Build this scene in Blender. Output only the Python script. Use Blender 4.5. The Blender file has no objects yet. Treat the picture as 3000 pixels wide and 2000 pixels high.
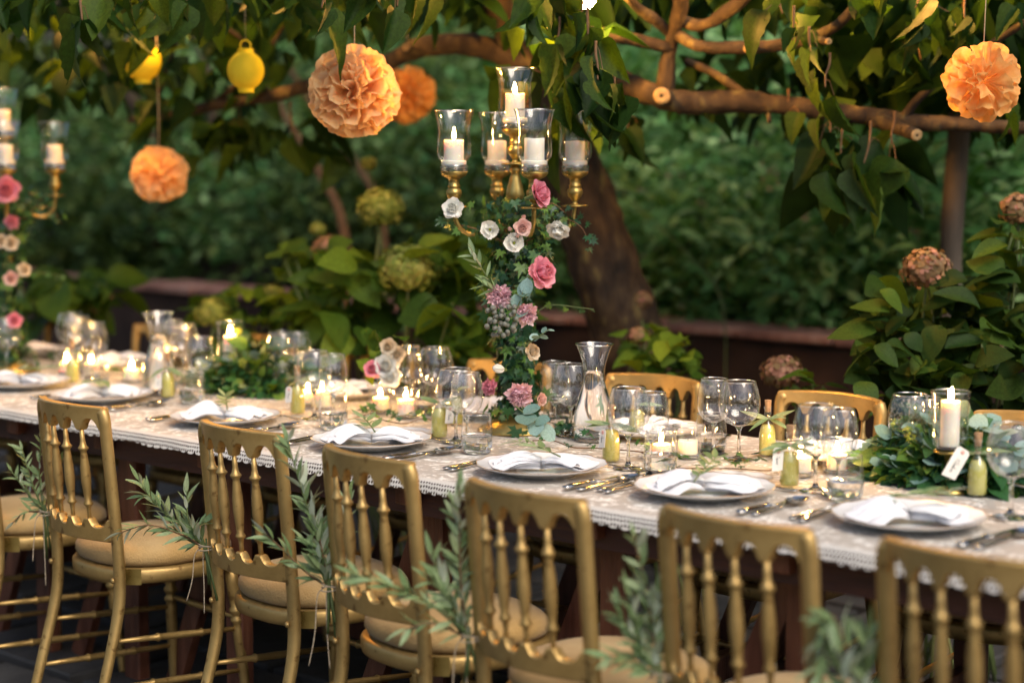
import bpy, math, random
import numpy as np
from mathutils import Vector, Matrix, noise as mnoise

S = bpy.context.scene
COL = S.collection
R = math.radians
rng = random.Random(7)

# ------------------------------------------------------------------ camera
CAM = np.array([2.972, -3.062, 1.467])
YAW, PITCH, FOC = -0.7382, 0.10016, 5300.0        # focal length in photo pixels (3000 wide)
FWD = np.array([math.sin(YAW) * math.cos(PITCH), math.cos(YAW) * math.cos(PITCH), -math.sin(PITCH)])
RGT = np.array([math.cos(YAW), -math.sin(YAW), 0.0])
UPV = np.cross(RGT, FWD)
cd = bpy.data.cameras.new("camera")
cam = bpy.data.objects.new("camera", cd)
COL.objects.link(cam)
cam.matrix_world = Matrix(((RGT[0], UPV[0], -FWD[0], CAM[0]), (RGT[1], UPV[1], -FWD[1], CAM[1]),
                           (RGT[2], UPV[2], -FWD[2], CAM[2]), (0, 0, 0, 1)))
cd.sensor_width = 36.0
cd.lens = FOC / 3000.0 * 36.0
cd.clip_start = 0.05
cd.clip_end = 300
cd.dof.use_dof = True
cd.dof.focus_distance = 4.35
cd.dof.aperture_fstop = 1.45
cd.dof.aperture_blades = 0
S.camera = cam

# ------------------------------------------------------------------ world, sun, exposure
SUN_EL, SUN_AZ = 46.0, 112.0       # azimuth clockwise from +Y: light comes from behind the camera, to its right
w = bpy.data.worlds.new("World")
S.world = w
w.use_nodes = True
nt = w.node_tree
nt.nodes.clear()
sky = nt.nodes.new("ShaderNodeTexSky")
sky.sky_type = 'NISHITA'
sky.sun_disc = False
sky.sun_elevation = R(SUN_EL)
sky.sun_rotation = R(SUN_AZ)
sky.air_density = 1.0
sky.dust_density = 3.0
bg = nt.nodes.new("ShaderNodeBackground")
bg.inputs[1].default_value = 0.10
wo = nt.nodes.new("ShaderNodeOutputWorld")
nt.links.new(sky.outputs[0], bg.inputs[0])
nt.links.new(bg.outputs[0], wo.inputs[0])
sl = bpy.data.lights.new("sun", 'SUN')
sl.energy = 1.5
sl.angle = R(40)
sl.color = (1.0, 0.90, 0.76)
sun = bpy.data.objects.new("sun", sl)
COL.objects.link(sun)
az, el = R(SUN_AZ), R(SUN_EL)
sd = Vector((math.sin(az) * math.cos(el), math.cos(az) * math.cos(el), math.sin(el)))
sun.rotation_euler = sd.to_track_quat('Z', 'Y').to_euler()
sun.location = (3, -3, 8)
S.view_settings.view_transform = 'Standard'
S.view_settings.look = 'None'
S.view_settings.exposure = 0.88
S.view_settings.gamma = 1.0
S.view_settings.use_curve_mapping = False
S.render.engine = 'CYCLES'
S.cycles.use_denoising = True
try:
    S.cycles.denoiser = 'OPENIMAGEDENOISE'
except Exception:
    pass
S.cycles.max_bounces = 10
S.cycles.diffuse_bounces = 3
S.cycles.glossy_bounces = 4
S.cycles.transmission_bounces = 8
S.cycles.transparent_max_bounces = 24
S.cycles.caustics_reflective = False
S.cycles.caustics_refractive = False
S.cycles.sample_clamp_indirect = 4.0
S.cycles.sample_clamp_direct = 0.0


def at(u, v, z=None, Y=None, d=None):
    """Point of the place seen at a photo pixel, on a height, on a plane Y, or at a depth."""
    r = FWD * FOC + RGT * (u - 1500) + UPV * (1000 - v)
    if d is not None:
        t = d / FOC
    elif z is not None:
        t = (z - CAM[2]) / r[2]
    else:
        t = (Y - CAM[1]) / r[1]
    return Vector(CAM + t * r)


# ------------------------------------------------------------------ mesh helpers
def mk(v, f, mat=None, smooth=True, name="m"):
    me = bpy.data.meshes.new(name)
    me.from_pydata([tuple(p) for p in v], [], [tuple(q) for q in f])
    if mat:
        me.materials.append(mat)
    if smooth:
        me.polygons.foreach_set("use_smooth", [True] * len(me.polygons))
    me.update()
    return me


def ob(name, me, parent=None, loc=(0, 0, 0), rot=(0, 0, 0), scale=(1, 1, 1), **props):
    o = bpy.data.objects.new(name, me)
    COL.objects.link(o)
    o.parent = parent
    o.location = loc
    o.rotation_euler = rot
    o.scale = (scale,) * 3 if isinstance(scale, (int, float)) else scale
    for k, x in props.items():
        o[k] = x
    return o


def tag(o, label, cat, group=None, kind=None):
    o["label"] = label
    if cat:
        o["category"] = cat
    if group:
        o["group"] = group
    if kind:
        o["kind"] = kind
    return o


def thing(name, label, cat, loc=(0, 0, 0), rz=0.0, group=None):
    return tag(ob(name, None, None, loc, (0, 0, rz)), label, cat, group)


def copy_tree(o, parent=None):
    c = o.copy()
    COL.objects.link(c)
    c.parent = parent
    for ch in list(o.children):
        copy_tree(ch, c)
    return c


class MB:
    def __init__(s):
        s.v = []
        s.f = []

    def add(s, vf, M=None):
        v, f = vf
        n = len(s.v)
        s.v += [tuple(M @ Vector(p)) for p in v] if M is not None else [tuple(p) for p in v]
        s.f += [tuple(i + n for i in q) for q in f]
        return s

    def mesh(s, mat, smooth=True):
        return mk(s.v, s.f, mat, smooth)


def lathe(prof, n=24, sx=1.0, sy=1.0):
    v, f = [], []
    for r, z in prof:
        for i in range(n):
            a = 2 * math.pi * i / n
            v.append((r * math.cos(a) * sx, r * math.sin(a) * sy, z))
    for j in range(len(prof) - 1):
        for i in range(n):
            k = (i + 1) % n
            f.append((j * n + i, j * n + k, (j + 1) * n + k, (j + 1) * n + i))
    if prof[0][0] > 1e-6:
        f.append(tuple(range(n - 1, -1, -1)))
    if prof[-1][0] > 1e-6:
        b = (len(prof) - 1) * n
        f.append(tuple(range(b, b + n)))
    return v, f


def lathe_open(prof, n=24):
    v, f = lathe(prof, n)
    return v, [q for q in f if len(q) == 4]


def tube(pts, rad, n=8, flat=1.0, cap=True):
    pts = [Vector(p) for p in pts]
    m = len(pts)
    if isinstance(rad, (int, float)):
        rad = [rad] * m
    v, f = [], []
    ref = None
    for j, p in enumerate(pts):
        t = (pts[min(j + 1, m - 1)] - pts[max(j - 1, 0)])
        t = t.normalized() if t.length > 1e-9 else Vector((0, 0, 1))
        if ref is None:
            ref = Vector((1, 0, 0)) if abs(t.x) < 0.8 else Vector((0, 1, 0))
        b = t.cross(ref)
        b = b.normalized() if b.length > 1e-6 else t.orthogonal().normalized()
        a = b.cross(t).normalized()
        ref = a
        for i in range(n):
            q = 2 * math.pi * i / n
            v.append(p + (a * math.cos(q) + b * math.sin(q) * flat) * rad[j])
    for j in range(m - 1):
        for i in range(n):
            k = (i + 1) % n
            f.append((j * n + i, j * n + k, (j + 1) * n + k, (j + 1) * n + i))
    if cap:
        f.append(tuple(range(n - 1, -1, -1)))
        f.append(tuple(range((m - 1) * n, m * n)))
    return v, f


def box(x0, x1, y0, y1, z0, z1):
    v = [(x, y, z) for z in (z0, z1) for y in (y0, y1) for x in (x0, x1)]
    f = [(0, 2, 3, 1), (4, 5, 7, 6), (0, 1, 5, 4), (2, 6, 7, 3), (0, 4, 6, 2), (1, 3, 7, 5)]
    return v, f


def bevbox(x0, x1, y0, y1, z0, z1, b=0.004):
    """A box with chamfered long edges (profile in XZ swept along Y with end chamfers)."""
    pr = [(x0 + b, z0), (x1 - b, z0), (x1, z0 + b), (x1, z1 - b), (x1 - b, z1), (x0 + b, z1), (x0, z1 - b), (x0, z0 + b)]
    cx, cz = (x0 + x1) / 2, (z0 + z1) / 2
    v, f = [], []
    for y, s in ((y0, b), (y0 + b, 0), (y1 - b, 0), (y1, b)):
        for x, z in pr:
            sx = (abs(x - cx) - s) / max(abs(x - cx), 1e-9)
            sz = (abs(z - cz) - s) / max(abs(z - cz), 1e-9)
            v.append((cx + (x - cx) * max(sx, 0), y, cz + (z - cz) * max(sz, 0)))
    for j in range(3):
        for i in range(8):
            k = (i + 1) % 8
            f.append((j * 8 + i, j * 8 + k, j * 8 + 8 + k, j * 8 + 8 + i))
    f.append(tuple(range(7, -1, -1)))
    f.append(tuple(range(24, 32)))
    return v, f


def smooth_path(pts, n=6):
    pts = [Vector(p) for p in pts]
    out = []
    for i in range(len(pts) - 1):
        p0, p1, p2, p3 = pts[max(i - 1, 0)], pts[i], pts[i + 1], pts[min(i + 2, len(pts) - 1)]
        for k in range(n):
            t = k / n
            out.append(0.5 * ((2 * p1) + (p2 - p0) * t + (2 * p0 - 5 * p1 + 4 * p2 - p3) * t * t + (3 * p1 - p0 - 3 * p2 + p3) * t ** 3))
    out.append(pts[-1])
    return out


def orient(loc, axis, nrm, s=1.0):
    """Matrix: local +Y along axis, local +Z near nrm."""
    y = Vector(axis).normalized()
    z = Vector(nrm)
    z = z - y * z.dot(y)
    z = z.normalized() if z.length > 1e-5 else y.orthogonal().normalized()
    x = y.cross(z)
    M = Matrix(((x.x * s, y.x * s, z.x * s, loc[0]), (x.y * s, y.y * s, z.y * s, loc[1]), (x.z * s, y.z * s, z.z * s, loc[2]), (0, 0, 0, 1)))
    return M


def rv(r, s=1.0):
    while True:
        p = Vector((r.uniform(-1, 1), r.uniform(-1, 1), r.uniform(-1, 1)))
        if 0.05 < p.length <= 1:
            return p * s


def bake(variants, mats4, mat, smooth=True):
    """Join many transformed copies of small meshes into one mesh (fast)."""
    V, F, L = [], [], []
    base = 0
    A = np.array([np.array(m) for m in mats4], dtype=np.float64)
    k = len(variants)
    loops, starts, tot = [], [], []
    ls = 0
    for j, (v, f) in enumerate(variants):
        M = A[j::k]
        if not len(M):
            continue
        v = np.array([tuple(p) for p in v])
        P = np.einsum('nij,vj->nvi', M[:, :3, :3], v) + M[:, None, :3, 3]
        V.append(P.reshape(-1, 3))
        fl = np.array([i for q in f for i in q], dtype=np.int64)
        ft = np.array([len(q) for q in f], dtype=np.int64)
        off = base + np.arange(len(M)) * len(v)
        loops.append((fl[None, :] + off[:, None]).reshape(-1))
        tot.append(np.tile(ft, len(M)))
        base += len(M) * len(v)
    V = np.concatenate(V)
    loops = np.concatenate(loops)
    tot = np.concatenate(tot)
    starts = np.concatenate(([0], np.cumsum(tot)[:-1]))
    me = bpy.data.meshes.new("m")
    me.vertices.add(len(V))
    me.vertices.foreach_set("co", V.astype(np.float32).ravel())
    me.loops.add(len(loops))
    me.loops.foreach_set("vertex_index", loops.astype(np.int32))
    me.polygons.add(len(tot))
    me.polygons.foreach_set("loop_start", starts.astype(np.int32))
    me.polygons.foreach_set("loop_total", tot.astype(np.int32))
    if smooth:
        me.polygons.foreach_set("use_smooth", np.ones(len(tot), dtype=bool))
    me.materials.append(mat)
    me.update(calc_edges=True)
    return me


# ------------------------------------------------------------------ materials
def newmat(name):
    m = bpy.data.materials.new(name)
    m.use_nodes = True
    n = m.node_tree.nodes
    return m, n, m.node_tree.links, n["Principled BSDF"]


def ramp_node(n, stops):
    r = n.new("ShaderNodeValToRGB")
    e = r.color_ramp.elements
    e[0].position, e[0].color = stops[0][0], (*stops[0][1], 1)
    e[1].position, e[1].color = stops[-1][0], (*stops[-1][1], 1)
    for p, c in stops[1:-1]:
        q = e.new(p)
        q.color = (*c, 1)
    return r


def pm(name, stops, scale=8, rough=0.5, metal=0.0, bump=0.0, bscale=None, detail=4, stretch=(1, 1, 1), rvar=0.0, spec=0.5, sub=0.0, coat=0.0, sheen=0.0):
    m, n, l, b = newmat(name)
    tc = n.new("ShaderNodeTexCoord")
    mp = n.new("ShaderNodeMapping")
    mp.inputs["Scale"].default_value = stretch
    l.new(tc.outputs["Object"], mp.inputs[0])
    nz = n.new("ShaderNodeTexNoise")
    nz.inputs["Scale"].default_value = scale
    nz.inputs["Detail"].default_value = detail
    l.new(mp.outputs[0], nz.inputs["Vector"])
    cr = ramp_node(n, stops)
    l.new(nz.outputs["Fac"], cr.inputs[0])
    l.new(cr.outputs[0], b.inputs["Base Color"])
    b.inputs["Metallic"].default_value = metal
    b.inputs["Roughness"].default_value = rough
    b.inputs["Specular IOR Level"].default_value = spec
    if rvar:
        mr = n.new("ShaderNodeMapRange")
        mr.inputs[3].default_value = rough - rvar
        mr.inputs[4].default_value = rough + rvar
        l.new(nz.outputs["Fac"], mr.inputs[0])
        l.new(mr.outputs[0], b.inputs["Roughness"])
    if bump:
        bn = n.new("ShaderNodeBump")
        bn.inputs["Strength"].default_value = bump
        bn.inputs["Distance"].default_value = 0.01
        n2 = n.new("ShaderNodeTexNoise")
        n2.inputs["Scale"].default_value = bscale or scale * 4
        n2.inputs["Detail"].default_value = 6
        l.new(mp.outputs[0], n2.inputs["Vector"])
        l.new(n2.outputs["Fac"], bn.inputs["Height"])
        l.new(bn.outputs[0], b.inputs["Normal"])
    if sub:
        b.inputs["Subsurface Weight"].default_value = sub
        b.inputs["Subsurface Radius"].default_value = (0.02, 0.012, 0.006)
        b.inputs["Subsurface Scale"].default_value = 1.0
    if coat:
        b.inputs["Coat Weight"].default_value = coat
    if sheen:
        b.inputs["Sheen Weight"].default_value = sheen
    return m


def leafmat(name, c1, c2, c3=None, trans=0.35, rough=0.45, island=True, under=None, spec=0.4, veins=0.0):
    """Leaf: colour varies from leaf to leaf, light passes through; the underside may be paler."""
    m, n, l, b = newmat(name)
    rnd = n.new("ShaderNodeNewGeometry").outputs["Random Per Island"]
    oi = n.new("ShaderNodeObjectInfo").outputs["Random"]
    ad = n.new("ShaderNodeMath")
    ad.operation = 'ADD'
    l.new(rnd, ad.inputs[0])
    l.new(oi, ad.inputs[1])
    fr = n.new("ShaderNodeMath")
    fr.operation = 'FRACT'
    l.new(ad.outputs[0], fr.inputs[0])
    cr = ramp_node(n, [(0, c1), (0.6, c2), (1, c3 or c2)])
    l.new(fr.outputs[0], cr.inputs[0])
    col = cr.outputs[0]
    tc = n.new("ShaderNodeTexCoord")
    nz = n.new("ShaderNodeTexNoise")
    nz.inputs["Scale"].default_value = 18
    l.new(tc.outputs["Object"], nz.inputs["Vector"])
    mr = n.new("ShaderNodeMapRange")
    mr.inputs[1].default_value = 0.3
    mr.inputs[2].default_value = 0.7
    mr.inputs[3].default_value = 0.75
    mr.inputs[4].default_value = 1.25
    l.new(nz.outputs["Fac"], mr.inputs[0])
    mx = n.new("ShaderNodeVectorMath")
    mx.operation = 'SCALE'
    l.new(col, mx.inputs[0])
    l.new(mr.outputs[0], mx.inputs["Scale"])
    col = mx.outputs[0]
    if under:
        g = n.new("ShaderNodeNewGeometry")
        mm = n.new("ShaderNodeMix")
        mm.data_type = 'RGBA'
        l.new(g.outputs["Backfacing"], mm.inputs["Factor"])
        l.new(col, mm.inputs["A"])
        mm.inputs["B"].default_value = (*under, 1)
        col = mm.outputs["Result"]
    l.new(col, b.inputs["Base Color"])
    b.inputs["Roughness"].default_value = rough
    b.inputs["Specular IOR Level"].default_value = spec
    tr = n.new("ShaderNodeBsdfTranslucent")
    tm = n.new("ShaderNodeVectorMath")
    tm.operation = 'MULTIPLY'
    tm.inputs[1].default_value = (1.5, 1.35, 0.6)
    l.new(col, tm.inputs[0])
    l.new(tm.outputs[0], tr.inputs["Color"])
    ms = n.new("ShaderNodeMixShader")
    ms.inputs[0].default_value = trans
    l.new(b.outputs[0], ms.inputs[1])
    l.new(tr.outputs[0], ms.inputs[2])
    l.new(ms.outputs[0], n["Material Output"].inputs[0])
    return m


def thin_glass(name, tint=(0.985, 0.99, 0.985), ior=1.5, rough=0.0, etch=0.0, f0=0.10):
    """Thin blown glass wall: what is not mirrored passes straight through."""
    m, n, l, b = newmat(name)
    n.remove(b)
    tr = n.new("ShaderNodeBsdfTransparent")
    tr.inputs[0].default_value = (*tint, 1)
    gl = n.new("ShaderNodeBsdfGlossy")
    gl.inputs["Roughness"].default_value = rough
    gl.inputs["Color"].default_value = (1, 1, 1, 1)
    # Schlick reflectance from the facing angle, the same for both faces of the wall
    ge = n.new("ShaderNodeNewGeometry")
    dp = n.new("ShaderNodeVectorMath")
    dp.operation = 'DOT_PRODUCT'
    l.new(ge.outputs["Normal"], dp.inputs[0])
    l.new(ge.outputs["Incoming"], dp.inputs[1])
    chain = dp.outputs["Value"]
    for op, v2 in (('ABSOLUTE', None), ('SUBTRACT', 1.0), ('POWER', 3.0), ('MULTIPLY_ADD', 0.9)):
        q = n.new("ShaderNodeMath")
        q.operation = op
        if op == 'SUBTRACT':
            q.inputs[0].default_value = 1.0
            l.new(chain, q.inputs[1])
        else:
            l.new(chain, q.inputs[0])
            if v2 is not None:
                q.inputs[1].default_value = v2
        if op == 'MULTIPLY_ADD':
            q.inputs[2].default_value = f0
        q.use_clamp = op != 'ABSOLUTE'
        chain = q.outputs[0]
    mu = q
    ms = n.new("ShaderNodeMixShader")
    l.new(mu.outputs[0], ms.inputs[0])
    l.new(tr.outputs[0], ms.inputs[1])
    l.new(gl.outputs[0], ms.inputs[2])
    out = ms.outputs[0]
    if etch:
        tc = n.new("ShaderNodeTexCoord")
        nz = n.new("ShaderNodeTexNoise")
        nz.inputs["Scale"].default_value = 38
        nz.inputs["Detail"].default_value = 1
        nz.inputs["Distortion"].default_value = 1.8
        l.new(tc.outputs["Object"], nz.inputs["Vector"])
        a = n.new("ShaderNodeMath")
        a.operation = 'SUBTRACT'
        l.new(nz.outputs["Fac"], a.inputs[0])
        a.inputs[1].default_value = 0.5
        ab = n.new("ShaderNodeMath")
        ab.operation = 'ABSOLUTE'
        l.new(a.outputs[0], ab.inputs[0])
        lt = n.new("ShaderNodeMapRange")
        lt.inputs[1].default_value = 0.012
        lt.inputs[2].default_value = 0.03
        lt.inputs[3].default_value = etch
        lt.inputs[4].default_value = 0.0
        l.new(ab.outputs[0], lt.inputs[0])
        n3 = n.new("ShaderNodeTexNoise")
        n3.inputs["Scale"].default_value = 14
        l.new(tc.outputs["Object"], n3.inputs["Vector"])
        g3 = n.new("ShaderNodeMapRange")
        g3.inputs[1].default_value = 0.48
        g3.inputs[2].default_value = 0.56
        l.new(n3.outputs["Fac"], g3.inputs[0])
        m3 = n.new("ShaderNodeMath")
        m3.operation = 'MULTIPLY'
        l.new(lt.outputs[0], m3.inputs[0])
        l.new(g3.outputs[0], m3.inputs[1])
        df = n.new("ShaderNodeBsdfDiffuse")
        df.inputs[0].default_value = (0.75, 0.75, 0.72, 1)
        m2 = n.new("ShaderNodeMixShader")
        l.new(m3.outputs[0], m2.inputs[0])
        l.new(out, m2.inputs[1])
        l.new(df.outputs[0], m2.inputs[2])
        out = m2.outputs[0]
    l.new(out, n["Material Output"].inputs[0])
    return m


def solid_glass(name, ior=1.45, col=(1, 1, 1), rough=0.0):
    m, n, l, b = newmat(name)
    n.remove(b)
    g = n.new("ShaderNodeBsdfGlass")
    g.inputs["Color"].default_value = (*col, 1)
    g.inputs["IOR"].default_value = ior
    g.inputs["Roughness"].default_value = rough
    l.new(g.outputs[0], n["Material Output"].inputs[0])
    return m


def emis(name, col, st):
    m, n, l, b = newmat(name)
    b.inputs["Base Color"].default_value = (0, 0, 0, 1)
    b.inputs["Emission Color"].default_value = (*col, 1)
    b.inputs["Emission Strength"].default_value = st
    return m


def paper(name, c1, c2, trans=0.45, rough=0.8):
    m, n, l, b = newmat(name)
    tc = n.new("ShaderNodeTexCoord")
    nz = n.new("ShaderNodeTexNoise")
    nz.inputs["Scale"].default_value = 9
    l.new(tc.outputs["Object"], nz.inputs["Vector"])
    cr = ramp_node(n, [(0.35, c1), (0.65, c2)])
    l.new(nz.outputs["Fac"], cr.inputs[0])
    l.new(cr.outputs[0], b.inputs["Base Color"])
    b.inputs["Roughness"].default_value = rough
    b.inputs["Specular IOR Level"].default_value = 0.1
    tr = n.new("ShaderNodeBsdfTranslucent")
    l.new(cr.outputs[0], tr.inputs[0])
    ms = n.new("ShaderNodeMixShader")
    ms.inputs[0].default_value = trans
    l.new(b.outputs[0], ms.inputs[1])
    l.new(tr.outputs[0], ms.inputs[2])
    l.new(ms.outputs[0], n["Material Output"].inputs[0])
    return m


def goldmat():
    m, n, l, b = newmat("gold_paint")
    tc = n.new("ShaderNodeTexCoord")
    nz = n.new("ShaderNodeTexNoise")
    nz.inputs["Scale"].default_value = 7
    nz.inputs["Detail"].default_value = 8
    nz.inputs["Roughness"].default_value = 0.7
    l.new(tc.outputs["Object"], nz.inputs["Vector"])
    cr = ramp_node(n, [(0.25, (0.31, 0.195, 0.062)), (0.5, (0.46, 0.30, 0.105)), (0.75, (0.57, 0.39, 0.15))])
    l.new(nz.outputs["Fac"], cr.inputs[0])
    # rubbed dark spots where the gilding is worn
    n2 = n.new("ShaderNodeTexNoise")
    n2.inputs["Scale"].default_value = 34
    n2.inputs["Detail"].default_value = 5
    l.new(tc.outputs["Object"], n2.inputs["Vector"])
    c2 = ramp_node(n, [(0.62, (1, 1, 1)), (0.68, (0.42, 0.34, 0.28))])
    l.new(n2.outputs["Fac"], c2.inputs[0])
    mx = n.new("ShaderNodeMix")
    mx.data_type = 'RGBA'
    mx.blend_type = 'MULTIPLY'
    mx.inputs["Factor"].default_value = 0.8
    l.new(cr.outputs[0], mx.inputs["A"])
    l.new(c2.outputs[0], mx.inputs["B"])
    l.new(mx.outputs["Result"], b.inputs["Base Color"])
    b.inputs["Metallic"].default_value = 0.65
    mr = n.new("ShaderNodeMapRange")
    mr.inputs[3].default_value = 0.33
    mr.inputs[4].default_value = 0.52
    l.new(nz.outputs["Fac"], mr.inputs[0])
    l.new(mr.outputs[0], b.inputs["Roughness"])
    bn = n.new("ShaderNodeBump")
    bn.inputs["Strength"].default_value = 0.25
    bn.inputs["Distance"].default_value = 0.003
    n3 = n.new("ShaderNodeTexNoise")
    n3.inputs["Scale"].default_value = 60
    n3.inputs["Detail"].default_value = 4
    l.new(tc.outputs["Object"], n3.inputs["Vector"])
    l.new(n3.outputs["Fac"], bn.inputs["Height"])
    l.new(bn.outputs[0], b.inputs["Normal"])
    return m


def lace_top_mat():
    m, n, l, b = newmat("lace_over_linen")
    tc = n.new("ShaderNodeTexCoord")
    mp = n.new("ShaderNodeMapping")
    l.new(tc.outputs["Object"], mp.inputs[0])
    dn = n.new("ShaderNodeTexNoise")
    dn.inputs["Scale"].default_value = 9
    l.new(mp.outputs[0], dn.inputs["Vector"])
    vm = n.new("ShaderNodeVectorMath")
    vm.operation = 'MULTIPLY_ADD'
    l.new(dn.outputs["Color"], vm.inputs[0])
    vm.inputs[1].default_value = (0.09, 0.09, 0.09)
    l.new(mp.outputs[0], vm.inputs[2])
    vo = n.new("ShaderNodeTexVoronoi")
    vo.feature = 'DISTANCE_TO_EDGE'
    vo.inputs["Scale"].default_value = 48
    l.new(vm.outputs[0], vo.inputs["Vector"])
    c1 = ramp_node(n, [(0.0, (1, 1, 1)), (0.10, (0.75, 0.75, 0.75)), (0.2, (0, 0, 0))])
    l.new(vo.outputs["Distance"], c1.inputs[0])
    no = n.new("ShaderNodeTexNoise")
    no.inputs["Scale"].default_value = 24
    no.inputs["Detail"].default_value = 3
    no.inputs["Distortion"].default_value = 1.2
    l.new(mp.outputs[0], no.inputs["Vector"])
    c2 = ramp_node(n, [(0.50, (0, 0, 0)), (0.57, (1, 1, 1))])
    l.new(no.outputs["Fac"], c2.inputs[0])
    mm = n.new("ShaderNodeMath")
    mm.operation = 'MULTIPLY'
    l.new(c1.outputs[0], mm.inputs[0])
    l.new(c2.outputs[0], mm.inputs[1])
    ng = n.new("ShaderNodeTexNoise")
    ng.inputs["Scale"].default_value = 160
    l.new(mp.outputs[0], ng.inputs["Vector"])
    ad = n.new("ShaderNodeMath")
    ad.operation = 'MULTIPLY_ADD'
    l.new(ng.outputs["Fac"], ad.inputs[0])
    ad.inputs[1].default_value = 0.35
    l.new(mm.outputs[0], ad.inputs[2])
    cr = ramp_node(n, [(0.08, (0.34, 0.30, 0.25)), (0.3, (0.44, 0.395, 0.34)), (1.0, (0.76, 0.73, 0.67))])
    l.new(ad.outputs[0], cr.inputs[0])
    l.new(cr.outputs[0], b.inputs["Base Color"])
    b.inputs["Roughness"].default_value = 0.85
    b.inputs["Sheen Weight"].default_value = 0.2
    bn = n.new("ShaderNodeBump")
    bn.inputs["Strength"].default_value = 0.5
    bn.inputs["Distance"].default_value = 0.002
    l.new(ad.outputs[0], bn.inputs["Height"])
    l.new(bn.outputs[0], b.inputs["Normal"])
    return m


def lace_edge_mat():
    """Crochet border: cream thread with rows of round openings (UV in metres)."""
    m, n, l, b = newmat("crochet_border")
    uv = n.new("ShaderNodeUVMap")
    sp = n.new("ShaderNodeSeparateXYZ")
    l.new(uv.outputs[0], sp.inputs[0])

    def mth(op, a, bb=None, c=None):
        q = n.new("ShaderNodeMath")
        q.operation = op
        for i, x in enumerate((a, bb, c)):
            if x is None:
                continue
            if isinstance(x, (int, float)):
                q.inputs[i].default_value = x
            else:
                l.new(x, q.inputs[i])
        return q.outputs[0]
    row = mth('MULTIPLY', sp.outputs[1], 1 / 0.0085)
    rf = mth('FLOOR', row)
    half = mth('MULTIPLY', mth('MODULO', rf, 2), 0.5)
    cx = mth('SUBTRACT', mth('FRACT', mth('ADD', mth('MULTIPLY', sp.outputs[0], 1 / 0.0085), half)), 0.5)
    cy = mth('SUBTRACT', mth('FRACT', row), 0.5)
    d = mth('SQRT', mth('ADD', mth('MULTIPLY', cx, cx), mth('MULTIPLY', cy, cy)))
    hole = mth('LESS_THAN', d, 0.30)
    low = mth('GREATER_THAN', sp.outputs[1], 0.0085)
    hole = mth('MULTIPLY', hole, low)
    b.inputs["Base Color"].default_value = (0.74, 0.70, 0.63, 1)
    b.inputs["Roughness"].default_value = 0.9
    nz = n.new("ShaderNodeTexNoise")
    nz.inputs["Scale"].default_value = 300
    cr = ramp_node(n, [(0.3, (0.46, 0.43, 0.39)), (0.7, (0.64, 0.61, 0.56))])
    l.new(nz.outputs["Fac"], cr.inputs[0])
    l.new(cr.outputs[0], b.inputs["Base Color"])
    tr = n.new("ShaderNodeBsdfTransparent")
    ms = n.new("ShaderNodeMixShader")
    l.new(hole, ms.inputs[0])
    l.new(b.outputs[0], ms.inputs[1])
    l.new(tr.outputs[0], ms.inputs[2])
    l.new(ms.outputs[0], n["Material Output"].inputs[0])
    return m


GOLD = goldmat()
BRASS = pm("brass", [(0.3, (0.30, 0.21, 0.055)), (0.7, (0.47, 0.34, 0.11))], 14, 0.30, 0.8, 0.15, 60, rvar=0.08)
SUEDE = pm("tan_suede", [(0.3, (0.36, 0.22, 0.075)), (0.5, (0.46, 0.29, 0.115)), (0.7, (0.54, 0.37, 0.17))], 6, 0.9, 0, 0.35, 220, 8, sheen=0.15, spec=0.1)
WOOD_RED = pm("red_stained_wood", [(0.3, (0.07, 0.022, 0.012)), (0.6, (0.15, 0.055, 0.030)), (0.8, (0.21, 0.09, 0.05))], 5, 0.42, 0, 0.3, 30, 6, (6, 6, 0.7))
WOOD_TOP = pm("maroon_table_wood", [(0.3, (0.03, 0.012, 0.012)), (0.7, (0.08, 0.03, 0.026))], 5, 0.5, 0, 0.3, 20, 6, (0.7, 6, 6))
PORC = pm("white_porcelain", [(0.3, (0.74, 0.75, 0.77)), (0.7, (0.80, 0.81, 0.82))], 3, 0.16, spec=0.6, coat=0.3)
RIMG = pm("brown_gilt_line", [(0.3, (0.30, 0.17, 0.08)), (0.7, (0.42, 0.27, 0.13))], 20, 0.35, 0.4)
NAPK = pm("white_linen", [(0.3, (0.72, 0.72, 0.75)), (0.7, (0.80, 0.80, 0.82))], 10, 0.85, 0, 0.3, 500, sheen=0.3, spec=0.15)
STEEL = pm("polished_steel", [(0.3, (0.50, 0.48, 0.45)), (0.7, (0.62, 0.60, 0.56))], 10, 0.13, 1.0, rvar=0.05)
WAX = pm("candle_wax", [(0.3, (0.80, 0.74, 0.63)), (0.7, (0.86, 0.81, 0.71))], 20, 0.4, 0, 0.1, 30, sub=0.6, spec=0.3)
WICK = pm("burnt_wick", [(0.3, (0.01, 0.008, 0.006)), (0.7, (0.03, 0.02, 0.015))], 40, 0.9)
FLAME = emis("candle_flame", (1.0, 0.52, 0.14), 420.0)
BULB = emis("warm_lit_bulb", (1.0, 0.46, 0.09), 620.0)
CORK = pm("cork", [(0.3, (0.28, 0.15, 0.07)), (0.7, (0.45, 0.28, 0.15))], 40, 0.85, 0, 0.4, 120)
LIMO = pm("yellow_liqueur", [(0.3, (0.46, 0.45, 0.07)), (0.7, (0.58, 0.55, 0.13))], 30, 0.25, spec=0.4, sub=0.6)
CARD = pm("cream_card", [(0.3, (0.70, 0.67, 0.60)), (0.7, (0.80, 0.77, 0.71))], 30, 0.8)
INK = pm("dark_ink", [(0.3, (0.03, 0.025, 0.03)), (0.7, (0.06, 0.05, 0.06))], 30, 0.6)
SEAL = pm("pale_pink_seal", [(0.3, (0.62, 0.30, 0.24)), (0.7, (0.75, 0.42, 0.36))], 30, 0.5)
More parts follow.
